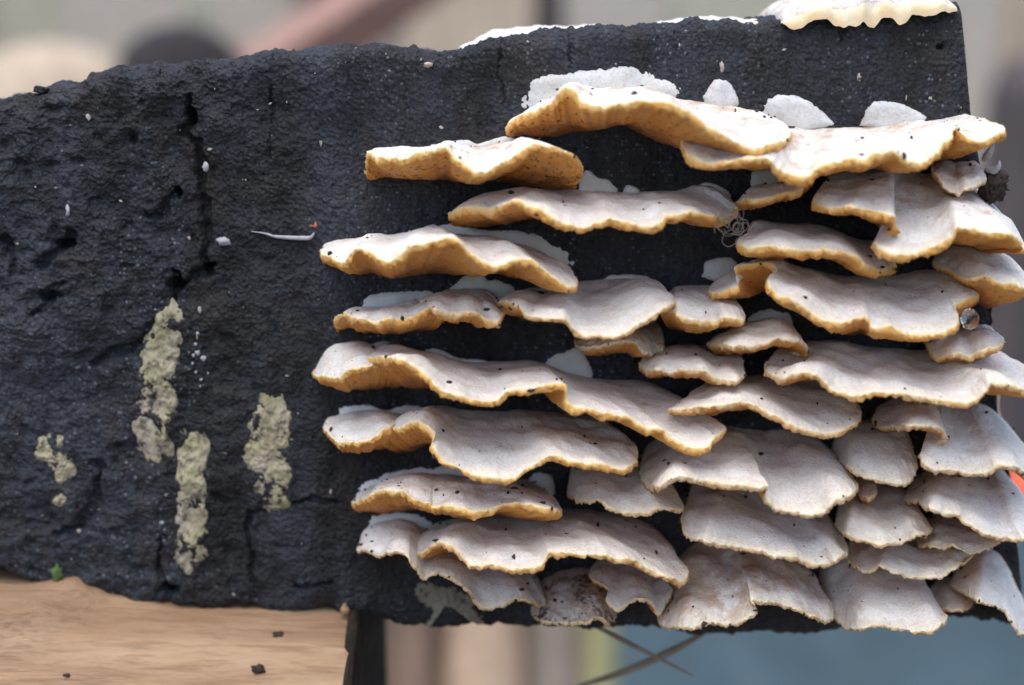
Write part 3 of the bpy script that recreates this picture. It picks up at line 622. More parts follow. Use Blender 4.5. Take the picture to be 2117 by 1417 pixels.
shelf('broad creamy lower shelf with hooked left corner and long finger pointing down right',
      [(856, 1122, 8), (854, 1136, 14), (872, 1143, 19), (889, 1130, 23), (910, 1122, 26), (931, 1129), (948, 1143), (966, 1160), (990, 1169), (1015, 1164), (1050, 1171), (1084, 1174), (1112, 1169), (1126, 1153), (1134, 1140), (1172, 1141), (1217, 1146), (1252, 1143), (1277, 1153), (1301, 1153), (1329, 1164), (1357, 1181), (1382, 1195), (1408, 1199, 26), (1421, 1180, 21), (1402, 1151, 13), (1385, 1130, 6)],
      [(864, 1116), (892, 1090), (940, 1078), (1020, 1072), (1100, 1068), (1180, 1060), (1260, 1064), (1320, 1083), (1365, 1115)], dmax=31, th=2.0, stain=.2, dirt=.04, seed=28, lift=14, ends=.08, crumbs=2)
shelf('flat shelf with ragged left corner, wedged left of the cascading layered one',
      [(1174, 1020, 9), (1200, 1031, 18), (1238, 1034), (1259, 1048), (1294, 1057), (1329, 1059), (1364, 1052), (1399, 1054), (1413, 1045, 20), (1400, 1026, 10)],
      [(1180, 1005), (1188, 975), (1240, 966), (1300, 968), (1350, 985), (1392, 1015)], dmax=25, th=1.7, stain=.1, seed=29, lift=26, crumbs=1.3)
shelf('large layered shelf dropping in a step at a brown stained notch in its front',
      [(1321, 978, 8), (1329, 996, 16), (1343, 1005, 21), (1362, 1002), (1384, 985), (1413, 985), (1450, 995), (1487, 998), (1524, 1002), (1560, 1007), (1588, 1006), (1583, 1024), (1591, 1041), (1606, 1055), (1634, 1056), (1670, 1061), (1700, 1059), (1718, 1041), (1727, 1031), (1755, 1024), (1773, 1005, 22), (1763, 986, 15), (1738, 965, 8)],
      [(1326, 968), (1345, 930), (1400, 903), (1470, 893), (1540, 898), (1620, 903), (1690, 930), (1725, 958)], dmax=31, th=2.0, stain=.1, dirt=.03, seed=30, lift=24, ends=.1, wav=1.2)
shelf('long lower shelf with dirty rim below the stained notch, ruffled left edge',
      [(1420, 1046, 10), (1408, 1070, 16), (1414, 1093, 22), (1430, 1113, 26), (1457, 1116), (1487, 1125), (1524, 1129), (1560, 1138), (1597, 1149), (1645, 1151), (1670, 1162), (1707, 1163), (1730, 1151), (1751, 1136, 23), (1741, 1108, 15), (1716, 1076, 8)],
      [(1424, 1036), (1440, 1012), (1500, 1010), (1560, 1028), (1620, 1056), (1680, 1066), (1705, 1074)], dmax=29, th=1.8, stain=.1, seed=31, lift=40, crumbs=1.4)
shelf('small blunt shelf with a knob on top, below the arching shelf',
      [(1722, 945, 7), (1742, 958, 15), (1757, 969, 20), (1799, 989), (1835, 996), (1868, 996), (1889, 983, 22), (1892, 946, 16), (1884, 917, 9)],
      [(1716, 925), (1740, 898), (1790, 884), (1840, 886), (1876, 905)], dmax=25, th=1.4, stain=.12, seed=32, lift=24, bulge=2.5)
shelf('tiny yellowish lobe below the blunt knobbed shelf',
      [(1770, 1008, 8), (1780, 1024, 16), (1798, 1029, 19), (1812, 1015, 16), (1811, 996, 8)], [(1768, 1000), (1782, 986), (1800, 984), (1808, 992)], dmax=18, th=1.6, stain=.25, seed=33, lift=14)
shelf('small pointed almond shaped shelf right of the ruffled long one',
      [(1728, 1074, 9), (1733, 1092, 18), (1751, 1103), (1780, 1112), (1817, 1121), (1843, 1125), (1872, 1117), (1901, 1106), (1926, 1095, 20), (1910, 1074, 13), (1880, 1044, 7)],
      [(1730, 1064), (1752, 1036), (1800, 1024), (1848, 1022), (1872, 1036)], dmax=27, th=1.4, stain=.08, seed=34, lift=34)
shelf('notched shelf at the sawn end with an orange pocket cut into its left edge',
      [(1806, 862, 8), (1821, 878, 14), (1846, 881, 19), (1878, 878), (1913, 881), (1941, 885), (1957, 903, 24), (1934, 918, 22), (1910, 929, 23), (1902, 943, 26), (1914, 960), (1941, 971), (1976, 972), (2005, 981), (2040, 976), (2058, 962), (2082, 960), (2100, 965), (2120, 982, 26), (2145, 975, 16), (2145, 945, 8)],
      [(1812, 850), (1850, 836), (1900, 836), (1960, 838), (2020, 842), (2055, 858), (2066, 890)], dmax=29, th=1.9, stain=.1, dirt=.03, seed=35, lift=20, ends=.1)
shelf('smooth pale shelf under the notched one with its corner cut off at the sawn end',
      [(1868, 1032, 9), (1899, 1038, 18), (1923, 1052), (1948, 1061), (1976, 1062), (1998, 1084), (2026, 1098), (2061, 1105), (2093, 1110), (2120, 1110), (2150, 1100, 18), (2150, 1070, 8)],
      [(1876, 1018), (1920, 998), (1980, 982), (2040, 978), (2080, 995), (2092, 1030)], dmax=29, th=1.6, stain=.08, seed=36, lift=34)
shelf('crumpled beige flap beneath the corner cut shelf',
      [(1895, 1114, 8), (1899, 1129, 15), (1920, 1129), (1948, 1131), (1969, 1125), (1987, 1136), (2012, 1144), (2040, 1136), (2064, 1122), (2070, 1108, 8)],
      [(1898, 1104), (1935, 1078), (1990, 1078), (2040, 1090), (2060, 1102)], dmax=24, th=1.0, stain=.2, beige=.12, dirt=.05, seed=37, lift=28)
shelf('flat shelf with dark lower edge between the almond shaped shelf and the bottom slab',
      [(1748, 1150, 9), (1762, 1162, 16), (1780, 1182), (1802, 1184), (1821, 1173), (1854, 1182), (1890, 1187), (1927, 1195), (1949, 1193), (1979, 1169), (2006, 1151, 14), (2010, 1138, 7)],
      [(1752, 1140), (1780, 1118), (1850, 1112), (1920, 1122), (1980, 1128), (2005, 1135)], dmax=25, th=1.1, stain=.12, seed=38, lift=34)
shelf('plain slab like shelf at the bottom hanging over the blue background',
      [(1700, 1245, 8), (1722, 1272, 15), (1745, 1297, 20), (1773, 1302), (1810, 1296), (1854, 1297), (1890, 1301), (1935, 1299), (1959, 1277, 22), (1945, 1264, 18), (1927, 1256, 14), (1912, 1242, 9)],
      [(1688, 1220), (1700, 1175), (1750, 1160), (1810, 1165), (1860, 1180), (1895, 1212), (1908, 1236)], dmax=27, th=1.2, stain=.1, seed=39, lift=44)
shelf('puckered bottom shelf with tan smears, soil clump and a deep crease in its lip',
      [(1362, 1262, 8), (1362, 1284, 16), (1373, 1293, 21), (1395, 1296), (1434, 1294), (1469, 1282), (1503, 1288), (1538, 1281), (1559, 1270), (1560, 1256), (1549, 1243), (1562, 1239), (1590, 1242), (1625, 1251), (1655, 1262), (1685, 1275), (1711, 1281, 24), (1722, 1270, 20), (1715, 1243, 14), (1690, 1212, 7)],
      [(1372, 1245), (1388, 1190), (1410, 1150), (1450, 1124), (1530, 1118), (1600, 1133), (1650, 1162), (1684, 1205)], dmax=27, th=1.6, stain=.62, dirt=.32, seed=40, lift=26, wav=2.0, crumbs=2.5)
shelf('small hooked shelf with ridged upper side, joined to the puckered one at a crease',
      [(1219, 1188, 8), (1236, 1203, 13), (1256, 1215, 16), (1256, 1240, 20), (1274, 1256), (1294, 1251), (1322, 1240), (1346, 1244), (1361, 1265), (1376, 1246, 18), (1388, 1220, 14), (1378, 1204, 8)],
      [(1222, 1182), (1250, 1168), (1300, 1168), (1340, 1178), (1372, 1198)], dmax=22, th=1.5, stain=.18, dirt=.05, seed=41, lift=24)
shelf('soil caked shelf with fringed pale lip at the bottom',
      [(1099, 1262, 7), (1106, 1275, 13), (1130, 1284), (1165, 1286), (1207, 1284), (1242, 1275), (1259, 1286), (1273, 1272, 8)],
      [(1105, 1250), (1130, 1205), (1180, 1185), (1230, 1190), (1264, 1240)], dmax=18, th=1.6, stain=.60, dirt=.54, seed=42, lift=20, crumbs=9)
shelf('drooping pale horn of fungus at the bottom corner of the sawn end',
      [(1965, 1210, 8), (1982, 1220, 14), (2015, 1237), (2037, 1246), (2074, 1261), (2092, 1283), (2112, 1314, 22), (2128, 1300, 12), (2126, 1260, 6)],
      [(1968, 1198), (2000, 1160), (2030, 1146), (2058, 1150), (2080, 1180), (2098, 1225)], dmax=24, th=1.0, stain=.1, dirt=.04, seed=43, lift=20)
shelf('small thin lobe tucked beside the drooping horn',
      [(1917, 1235, 7), (1935, 1253, 13), (1957, 1262), (1993, 1262), (2011, 1250, 9)], [(1920, 1224), (1950, 1206), (1990, 1212), (2008, 1236)], dmax=17, th=.9, stain=.1, seed=44, lift=20)

# ------------------------------------------------------------------ crusts on the log's top edge
def top_growth(label, x0, x1, y0, y1, hgt, seed, droop=0.0, stain=.1):
    a, b = P(x0, 60)[0], P(x1, 60)[0]; n, mm = 170, 46
    t = np.linspace(0, 1, n)[:, None]; q = np.linspace(0, 1, mm)[None]
    x = a+(b-a)*t+0*q; zt = np.interp(x, tx, tz)
    env = np.clip(np.sin(np.pi*t), 0, 1)**.35*(1+.30*fbm(np.stack([x*120, 0*x+seed, 0*x], -1), 3)*sstep(np.minimum(t, 1-t), 0, .1))
    ang = np.pi*q
    yy0 = y0-.0015*env*(1+fbm(np.stack([x*160, x*0+seed+4, x*0], -1), 2)) if droop else y0+.004*(1-env)
    y = yy0+(y1-yy0)*(1-np.cos(ang))*.5
    z = zt-.0012+(hgt*env)*np.sin(ang)**.6
    z = z-droop*env*sstep(1-q*5, 0, 1)*np.clip(.55+1.1*fbm(np.stack([x*190, x*0+seed+2, x*0], -1), 3, .6), .05, 1.6)
    V = np.stack([x, y, z], -1)
    V[..., 2] += .0005*fbm(V*350+seed, 3)*np.sin(ang)
    fx = np.stack([np.clip(1.05-q*3, 0, 1)+0*t, np.full_like(x, stain), np.full_like(x, .02)], -1)
    root = empty('crust_fungus', (float((a+b)/2), float((y0+y1)/2), float(zt.mean())), label, 'fungus')
    k = 4 if droop else 3
    mesh_obj('pore_surface', V[:, k:].reshape(-1, 3), grid_faces(n, mm-k), M['pore'], root, attr=fx[:, k:].reshape(-1, 3))
    e = fx[:, :k+1].copy(); e[..., 0] = np.linspace(.30, 0, k+1)[None]
    mesh_obj('margin', V[:, :k+1].reshape(-1, 3), grid_faces(n, k+1), M['margin'], root, attr=e.reshape(-1, 3))
top_growth('thin white crust growing along the top edge of the black log', 940, 1300, .003, .030, .0024, 3)
top_growth('short low white crust on the top edge, right of the longer one', 1330, 1590, .004, .026, .0018, 8)
top_growth('cream fungus with scalloped orange edge lapping over the top corner of the log', 1615, 1975, -.0008, .034, .0062, 5, droop=.0022, stain=.55)

# ------------------------------------------------------------------ growths on the bark at left
crust([(352, 640), (372, 660), (373, 720), (364, 800), (360, 920), (345, 948), (300, 945), (272, 900), (270, 850), (280, 750), (300, 710), (325, 655)], 'lichen_patch', M['lichen'], None, .65, .12, 51, rough=.55, soft=4, label='long tall yellowish grey lichen patch with pointed top on the black bark', cat='lichen')
crust([(388, 868), (412, 880), (434, 905), (430, 980), (432, 1060), (428, 1140), (405, 1176), (375, 1178), (358, 1150), (362, 1080), (364, 980), (368, 900)], 'lichen_patch', M['lichen'], None, .65, .12, 52, rough=.55, soft=4, label='narrow lichen strip broken by black bands, reaching down towards the pale timber', cat='lichen')
crust([(560, 800), (590, 820), (606, 880), (603, 960), (598, 1045), (565, 1060), (530, 1030), (505, 960), (508, 900), (525, 830)], 'lichen_patch', M['lichen'], None, .65, .12, 53, rough=.55, soft=4, label='broad greenish lichen patch on the bark beside the shelf fungi', cat='lichen')
crust([(100, 890), (130, 892), (150, 950), (150, 985), (122, 1005), (95, 965), (70, 945), (75, 908)], 'lichen_patch', M['lichen'], None, .65, .12, 54, rough=.55, soft=4, label='small round tan lichen spot on rough bark', cat='lichen')
crust([(130, 1015), (142, 1030), (130, 1048), (105, 1045), (112, 1025)], 'lichen_patch', M['lichen'], None, .65, .12, 55, rough=.55, soft=4, label='tiny faint lichen fleck just below the round tan spot', cat='lichen')
crust([(862, 1190), (930, 1205), (985, 1225), (1000, 1262), (985, 1292), (955, 1262), (905, 1258), (890, 1295), (875, 1252), (852, 1235)], 'bark_crust', M['stainp'], None, .7, .12, 56, rough=.5, soft=3, label='dull grey brown crust on the bark under the stepped lower shelf', cat='crust')

def on_bark(px, py, h=.6):
    q = P(px, py); q[1] = bark_y(np.array([q[0]]), np.array([q[2]]))[0]-h*1e-3; return q
def put_tube(name, pts, rad, m, label, cat, sides=8, n=None):
    v, f = tube(pts, rad, sides, n); o = v.mean(0)
    return tag(mesh_obj(name, v, f, m, None, o), label, cat)
put_tube('mycelium_strand', [on_bark(*q) for q in [(520, 478), (548, 482), (570, 488), (600, 491), (628, 491), (644, 489), (652, 479)]], [.0001, .00015, .0003, .0004, .00045, .0005, .0002], M['strand'],
         'thin curved white strand lying on the bare black bark', 'strand', 8, 60)
def lump(name, px, py, d, r, m, label=None, cat=None, parent=None, seed=0, sq=(1, 1, 1), rough=.35, base=ICO2, freq=1.6):
    c = P(px, py, d); v = base[0]*(1+rough*1.3*fbm(base[0]*freq+seed*3.1, 3, .75))[:, None]*np.array(sq)*r*1e-3
    o = mesh_obj(name, c+v, base[1], m, parent, c)
    if label: tag(o, label, cat)
    return o
lump('resin_chip', 650, 466, .5, 1.08, M['redchip'], 'rust red chip stuck to the bark by the white strand', 'chip', seed=1, sq=(1, .7, .9), rough=.6)
lump('bark_flake', 668, 468, .5, 0.86, M['flake'], 'pale glinting flake touching the rust red chip', 'flake', seed=2, sq=(1, .4, 1.1), rough=.5)
lump('pale_bead', 462, 500, .5, 1.01, M['strand'], 'white crumb of mould on black bark left of the curved strand', 'mould', seed=3, sq=(1.3, .6, .8), rough=.5)
lump('bark_flake', 140, 437, .5, 0.86, M['strand'], 'upright pale blue flake standing on the rough bark near the left', 'flake', seed=4, sq=(.5, .6, 1.2), rough=.5)
lump('bark_flake', 425, 346, .5, 0.94, M['strand'], 'pale flake beside the vertical crack in the bark', 'flake', seed=5, sq=(.6, .5, 1.1), rough=.5)
lump('bark_flake', 1492, 140, .5, 1.15, M['flake'], 'slanting pale splinter on black bark above the highest shelf', 'flake', seed=6, sq=(.4, .4, 1.1), rough=.4)
lump('bark_flake', 886, 134, .5, 0.94, M['flake'], 'small cream splinter near the dip in the log top edge', 'flake', seed=7, sq=(1.1, .4, .5), rough=.4)
lump('bark_flake', 1776, 160, .5, 0.79, M['flake'], 'cream flake on black bark between the two round white crusts', 'flake', seed=8, sq=(.6, .4, 1.1), rough=.5)
lump('soil_clod', 2052, 382, 9, 3.0, M['dirt'], 'dark crumbly soil clod stuck beside the torn beige scrap', 'soil', seed=9, sq=(.9, .9, 1.05), rough=.3, base=ICO4, freq=4.5)
for k, (x, y, r) in enumerate([(408, 690, .5), (404, 712, .45), (409, 730, .7), (421, 742, .8), (400, 735, .45), (405, 770, .35), (416, 785, .4), (430, 772, .3), (398, 752, .35), (415, 800, .4), (335, 1081, .6)]):
    o = lump('mould_bead', x, y, .4, r*.7, M['strand'], seed=20+k, rough=.45, sq=(1, .6, 1.1))
    tag(o, 'tiny white mould bead in the cluster between two lichen patches' if k < 10 else 'single pale blue bead on bark left of the banded lichen strip', 'mould', 'white mould beads' if k < 10 else None)
lump('moss_tuft', 118, 1188, 1.0, 1.6, M['moss'], 'small green moss tuft at the lower edge of the bark', 'moss', seed=40, sq=(.7, .6, 1.3), rough=.6)
lump('wood_chip', 712, 1262, 1.5, 1.2, M['billet'], 'pale wood chip caught between the log and the timber below', 'chip', seed=41, sq=(.9, .7, 1.0), rough=.5)
lump('bark_nub', 84, 185, -2, 1.3, M['bark'], 'black nub standing on the top edge of the log', 'bark', seed=42, sq=(1.2, 1, .7), rough=.4)

# loop of grey fibres
c0 = P(1518, 466, 20); vv, ff, off = [], [], 0
for k in range(16):
    a = random.uniform(0, 6.28); pts = []
    q = c0+np.array([random.uniform(-.002, .002), random.uniform(-.001, .001), random.uniform(-.001, .001)])
    for j in range(7):
        q = q+np.array([math.cos(a), random.uniform(-.6, .6), math.sin(a)])*.0011; a += random.uniform(.3, 1.2)*(1 if k % 2 else -1); pts.append(q)
    v, f = tube(pts, .00007, 5, 40); vv.append(v); ff.append(f+off); off += len(v)
ft = mesh_obj('fibre_tuft', np.vstack(vv), np.vstack(ff), M['fibre'], None, c0); tag(ft, 'tangle of curly grey fibres caught between two shelves', 'fibre')
# torn threads at the jutting tip
for k, (pts, lab) in enumerate([([(2058, 288, 15), (2052, 303, 15), (2044, 318, 13), (2034, 330, 10)], 'frayed white thread hanging below the jutting shelf tip'),
                                ([(2067, 332, 12), (2064, 345, 12), (2054, 353, 11), (2040, 350, 10)], 'curled white thread above the dark soil clod')]):
    put_tube('torn_thread', [P(*p) for p in pts], [.0001, .0006, .0008, .0005], M['strand'], lab, 'thread', 8, 40)
# droplet
gm = NT('water'); gm.done((.95, .97, 1), .02, None, Transmission_Weight=1.0, IOR=1.33)
lump('water_drop', 2005, 660, 22, 1.9, gm.m, 'clear water drop hanging beside the shelf edge at the sawn end', 'droplet', seed=3, sq=(.9, .9, 1.05), rough=.05, base=ICO4)
# dry stems below the log
put_tube('dry_stem', [P(1215, 1285, -8), P(1290, 1325, -4), P(1360, 1360, 0), P(1434, 1398, 4)], [.0005, .0006, .0004, .00018], M['stem'], 'thin dry stem slanting down right from under the log', 'stem', 7, 40)
put_tube('dry_stem', [P(1470, 1300, -6), P(1400, 1340, -10), P(1300, 1385, -14), P(1180, 1425, -18)], [.0004, .0009, .0008, .0004], M['stem'], 'flat dry stem slanting down left, crossing the thinner one', 'stem', 7, 40)

# ------------------------------------------------------------------ soil crumbs and bark dust
tot = sum(w for *_, w in TOPS); vv, ff, off = [], [], 0
for Gt, Nt, w in TOPS:
    for _ in range(int(950*w/tot)):
        i, j = random.randrange(4, Gt.shape[0]-4), random.randrange(0, Gt.shape[1])
        r = .00012+.00042*random.random()**3
        if random.random() < .03: r *= 1.4
        p = Gt[i, j]+Nt[i, j]*r*.35
        v = ICO1[0]*(1+.5*np.random.default_rng(_+i).normal(size=(len(ICO1[0]), 1))*.5)*r*np.array([random.uniform(.6, 1.8), random.uniform(.6, 1.4), random.uniform(.5, 1.)])
        v = v[:, [0, 1, 2] if _ % 2 else [2, 0, 1]]; vv.append(p+v); ff.append(ICO1[1]+off); off += len(v)
tag(mesh_obj('soil_crumbs', np.vstack(vv), np.vstack(ff), M['dirt'], None, (0, 0, 0), smooth=False), 'dark soil crumbs scattered over the shelf fungi', 'soil', kind='stuff')
vv, ff, off = [], [], 0
rr = np.random.default_rng(3)
for _ in range(260):
    px, py = rr.uniform(0, 1990), rr.uniform(60, 1250)
    if px > 700 and py > 330 or py < np.interp(px, *np.array(TOPE, float).T)+12: continue
    q = on_bark(px, py, .3); r = .00009+.00034*rr.random()**3
    v = ICO1[0]*(1+.3*rr.normal(size=(len(ICO1[0]), 1)))*r*np.array([rr.uniform(.3, 1.7), .35, rr.uniform(.3, 1.7)])
    vv.append(q+v); ff.append(ICO1[1]+off); off += len(v)
tag(mesh_obj('bark_dust', np.vstack(vv), np.vstack(ff), M['flake'], None, (0, 0, 0), smooth=False), 'pale specks of wood dust scattered over the black bark', 'dust', kind='stuff')

# ------------------------------------------------------------------ pale timber under the log
GROUND = -.50
bil = empty('split_timber', (-.09, 0, GROUND), 'pale split timber with wavy grain propping the left of the black log', 'timber')
pr = np.array([(.058, GROUND), (.058, -.10), (.056, -.062), (.050, 0), (.03, 0), (0, 0), (-.004, -.0008), (-.012, -.006), (-.022, -.015), (-.036, -.029), (-.044, -.045), (-.046, -.065), (-.046, GROUND)])
pc, _ = catmull(pr, 240)
xs = np.linspace(-.15, 0, 330)
def billet_surface(xs_fn, n, m):
    t = np.linspace(0, 1, n)[:, None]
    V = np.zeros((n, len(pc), 3)); V[..., 1] = pc[None, :, 0]
    V[..., 0] = xs_fn(t, V[..., 1])
    zt = (np.interp(V[..., 0], [-.16, -.12, -.10, -.085, -.06, 0], [-.0478, -.0508, -.0540, -.0560, -.0585, -.061]))
    absz = pc[None, :, 1]
    rel = absz > -.0601
    z1 = zt+absz; V[..., 2] = np.where(rel | (np.arange(len(pc))[None] < 0), z1, absz)
    # blend so the profile stays continuous
    w = sstep(absz, -.0600, -.0200); V[..., 2] = absz*(1-w)+z1*w+np.where(absz < -.0200, (1-w)*np.minimum(0, zt*.95), 0)*sstep(absz, -.14, -.07)
    return V
xe = lambda y: -.0340+(y+.005)*.02
V = billet_surface(lambda t, y: -.15+(xe(y)+.15)*t, 330, 0)
gr = V*np.array([14, 260, 260]); relief = .0011*fbm(gr, 4, .6)+.0012*fbm(V*np.array([10, 60, 60])+4, 2)
# one long lifted splinter on the sloping face
sp = P(60, 1345, 30); rel2 = np.exp(-((V[..., 2]-(sp[2]+.10*(V[..., 0]-sp[0])))/.0022)**2)*sstep(-V[..., 0], .083, .095)*.0035
nn = grid_normals(V); nn = nn*np.sign(nn[165, 130, 2])
V = V+nn*(relief+rel2)[..., None]
mesh_obj('split_face', V.reshape(-1, 3), grid_faces(330, len(pc)), M['billet'], bil)
barkm = make_plain('timber_bark', (.014, .012, .010), (.045, .036, .028), 140, .9, .004, Specular_IOR_Level=.15)
W = billet_surface(lambda t, y: xe(y)-.001+(.0022)*t, 40, 0)
nn = grid_normals(W); nn = nn*np.sign(nn[20, 130, 2])
W = W+nn*(.0006*np.sin(np.linspace(0, np.pi, 40))[:, None]+.0009*fbm(W*180, 3, .6)+.0006)[..., None]
mesh_obj('bark_edge', W.reshape(-1, 3), grid_faces(40, len(pc)), barkm, bil)
cc = W[-1]; ctr = cc.mean(0); rg = np.linspace(1, 0, 14)[:, None, None]; R = ctr+(cc[None]-ctr)*rg
mesh_obj('bark_end', R.reshape(-1, 3), grid_faces(14, len(cc)), barkm, bil)
for k, (x, y) in enumerate([(640, 1302), (566, 1316), (527, 1379), (127, 1395)]):
    q = None
    D = np.linalg.norm(np.cross(V.reshape(-1, 3)-CAM, (P(x, y, 0)-CAM)/np.linalg.norm(P(x, y, 0)-CAM)), axis=1)
    cand = V.reshape(-1, 3)[(D < .0012)]; cand = cand[np.argmin(np.linalg.norm(cand-CAM, axis=1))] if len(cand) else V[165, 130]
    r = [.0010, .0011, .0012, .0006][k]; v = ICO2[0]*(1+.75*fbm(ICO2[0]*1.9+k*3.3, 3, .7))[:, None]*r*np.array([1.2, .8, .6])
    tag(mesh_obj('soil_crumb', cand+v, ICO2[1], M['dirt'], None, cand), ['roundest soil crumb on the pale timber, high beneath the log edge', 'ragged brown soil crumb on the pale timber', 'soil crumb halfway down the pale timber face', 'smallest soil crumb on the pale timber by the lifted splinter'][k], 'soil')

# ------------------------------------------------------------------ ground and things out of focus behind
gv = []; n = 90
g1 = np.sign(np.linspace(-1, 1, n))*np.abs(np.linspace(-1, 1, n))**3*40
X, Y = np.meshgrid(g1, g1, indexing='ij'); Z = GROUND+.006*fbm(np.stack([X*9, Y*9, 0*X], -1), 3)*np.exp(-np.hypot(X, Y)/3)-.004
gmat = NT('leaf_litter'); c = gmat.coord(); a = gmat.noise(c, 30, 6, .7)
gm2 = gmat.done(gmat.ramp(a, [(.35, (.05, .038, .03)), (.5, (.13, .095, .07)), (.65, (.22, .17, .12))]), .9, gmat.bump(a, .8, .01))
tag(mesh_obj('ground', np.stack([X, Y, Z], -1).reshape(-1, 3), grid_faces(n, n)[:, ::-1], gm2), kind='structure')

def billet(name, label, a, b, r, m, seed, cat='firewood', squash=1.0, sides=5, group=None, dome=0.0):
    """a split billet from a to b: rounded polygon section, split and end faces"""
    a, b = np.array(a, float), np.array(b, float); ax = b-a; L = np.linalg.norm(ax); ax /= L
    s1 = np.cross(ax, [.12, .2, .97]); s1 /= np.linalg.norm(s1); s2 = np.cross(s1, ax)
    rs = np.random.default_rng(seed); ang = np.sort(rs.uniform(0, 2*np.pi/sides*.5, sides)+np.arange(sides)*2*np.pi/sides)
    cor = np.stack([np.cos(ang), np.sin(ang)*squash], -1)*r*rs.uniform(.85, 1.1, (sides, 1))
    loop = np.vstack([cor, cor[:1]]); t = np.linspace(0, sides, 61)[:-1]; i = t.astype(int); f = (t-i)[:, None]
    lp = loop[i]*(1-f)+loop[i+1]*f
    ker = np.array([1, 2, 3, 2, 1.])/9; lp = sum(np.roll(lp, k-2, 0)*ker[k] for k in range(5))
    n = 40; tt = np.linspace(0, L, n)
    V = a+ax*tt[:, None, None]+lp[None, :, :1]*s1+lp[None, :, 1:]*s2
    V = V+(.04*r*fbm(V*18+seed, 3))[..., None]*((lp[:, :1]*s1+lp[:, 1:]*s2)/r)[None]
    root = empty(name, (a if a[2] < b[2] else b), label, cat, group)
    i, j = np.meshgrid(np.arange(n-1), np.arange(60), indexing='ij'); j2 = (j+1) % 60
    mesh_obj('split_face', V.reshape(-1, 3), np.stack([i*60+j, i*60+j2, (i+1)*60+j2, (i+1)*60+j], -1).reshape(-1, 4), m, root)
    for e in (0, -1):
        cc = V[e]; ctr = cc.mean(0); rg = np.linspace(1, 0, 8)[:, None, None]; R = ctr+(np.vstack([cc, cc[:1]])[None]-ctr)*rg+ax*(dome*r*np.sqrt(np.clip(1-rg**2, 0, 1)))*(0 if e == 0 else 1)
        mesh_obj('end_grain', R.reshape(-1, 3), grid_faces(8, 61) if e else grid_faces(8, 61)[:, ::-1], m, root)
    return root
def W_(name, a, b, d): return make_wood(name, a, b, d, (30, 30, 4), 1.0, .003)
tan = W_('wood_tan', (.42, .30, .20), (.52, .38, .26), (.25, .16, .1)); cream = W_('wood_cream', (.66, .52, .38), (.74, .60, .45), (.4, .3, .2))
pink = W_('wood_pink', (.48, .27, .21), (.56, .33, .26), (.28, .15, .11)); brown = W_('wood_brown', (.16, .10, .07), (.24, .16, .11), (.09, .06, .04))
grey = W_('wood_grey', (.54, .47, .39), (.64, .57, .48), (.44, .37, .30)); khaki = W_('wood_khaki', (.52, .49, .37), (.62, .58, .45), (.42, .4, .3))
darkw = W_('wood_dark', (.022, .016, .018), (.04, .028, .028), (.015, .012, .012)); mauve = W_('wood_mauve', (.11, .085, .085), (.16, .13, .125), (.07, .055, .055))
tan2 = W_('wood_dull', (.20, .165, .13), (.27, .225, .18), (.13, .1, .08)); olive = W_('wood_olive', (.25, .25, .11), (.36, .33, .16), (.16, .16, .07))
# upright weathered boards far behind, one object each
def board(px0, px1, Yb, ztop, m, label, seed, lean=0.0):
    a = P(px0, 178, -Yb*1000)[0]; b = P(px1, 178, -Yb*1000)[0]
    n1, n2 = 14, 30; u = np.linspace(0, 1, n1)[:, None]; v = np.linspace(0, 1, n2)[None]
    x = a+(b-a)*u; z = GROUND-.01+(ztop-GROUND+.01)*v+0*u
    x = x+lean*(z-GROUND); y0 = Yb+0*z; th = .022
    Fr = np.stack([x+0*z, y0+.002*fbm(np.stack([x*20, z*4, x*0+seed], -1), 2), z], -1); Bk = Fr+np.array([0, th, 0])
    vs_, fs = [Fr.reshape(-1, 3), Bk.reshape(-1, 3)], [grid_faces(n1, n2)[:, ::-1], grid_faces(n1, n2, n1*n2)]
    ring = [i*n2 for i in range(n1)]+[(n1-1)*n2+j for j in range(1, n2)]+[i*n2+n2-1 for i in range(n1-2, -1, -1)]+[j for j in range(n2-2, 0, -1)]
    q = np.array([[ring[k], ring[(k+1) % len(ring)], ring[(k+1) % len(ring)]+n1*n2, ring[k]+n1*n2] for k in range(len(ring))])
    o = mesh_obj('board', np.vstack(vs_), np.vstack(fs+[q]), m, None, (float((a+b)/2), Yb, GROUND), smooth=False)
    return tag(o, label, 'board', 'boards standing behind the log')
BD = [(-260, -40, grey, 'blurred grey board behind the end of the tan upright billet'), (-35, 170, khaki, 'blurred khaki board above the tan upright billet'), (172, 420, grey, 'blurred grey board rising behind the dark stump'),
      (425, 610, grey, 'blurred grey board between the dark stump and the leaning pinkish billet'), (612, 700, mauve, 'blurred dark mauve board next to the pink board'), (705, 800, pink, 'blurred pink board behind the leaning billet'),
      (805, 1065, cream, 'blurred wide cream board behind the bare middle of the log top'), (1068, 1180, mauve, 'blurred dark mauve board just right of the wide cream board'), (1184, 1390, grey, 'blurred grey board behind the thin white top crust'),
      (1393, 1425, olive, 'blurred narrow olive green board'), (1430, 1690, khaki, 'blurred khaki board behind the short low white crust'), (1695, 1900, grey, 'blurred grey board behind the scalloped cream fungus'),
      (1903, 2040, grey, 'blurred grey board rising just past the sawn end'), (2045, 2150, cream, 'blurred cream board behind the dark upright billet'), (2155, 2400, grey, 'blurred grey board beyond the cream one past the sawn end')]
for k, (a, b, m, lab) in enumerate(BD):
    board(a, b, 2.1+.03*(k % 2), .36+.03*(k % 3), m, lab, k, .05*math.sin(k*2.3))
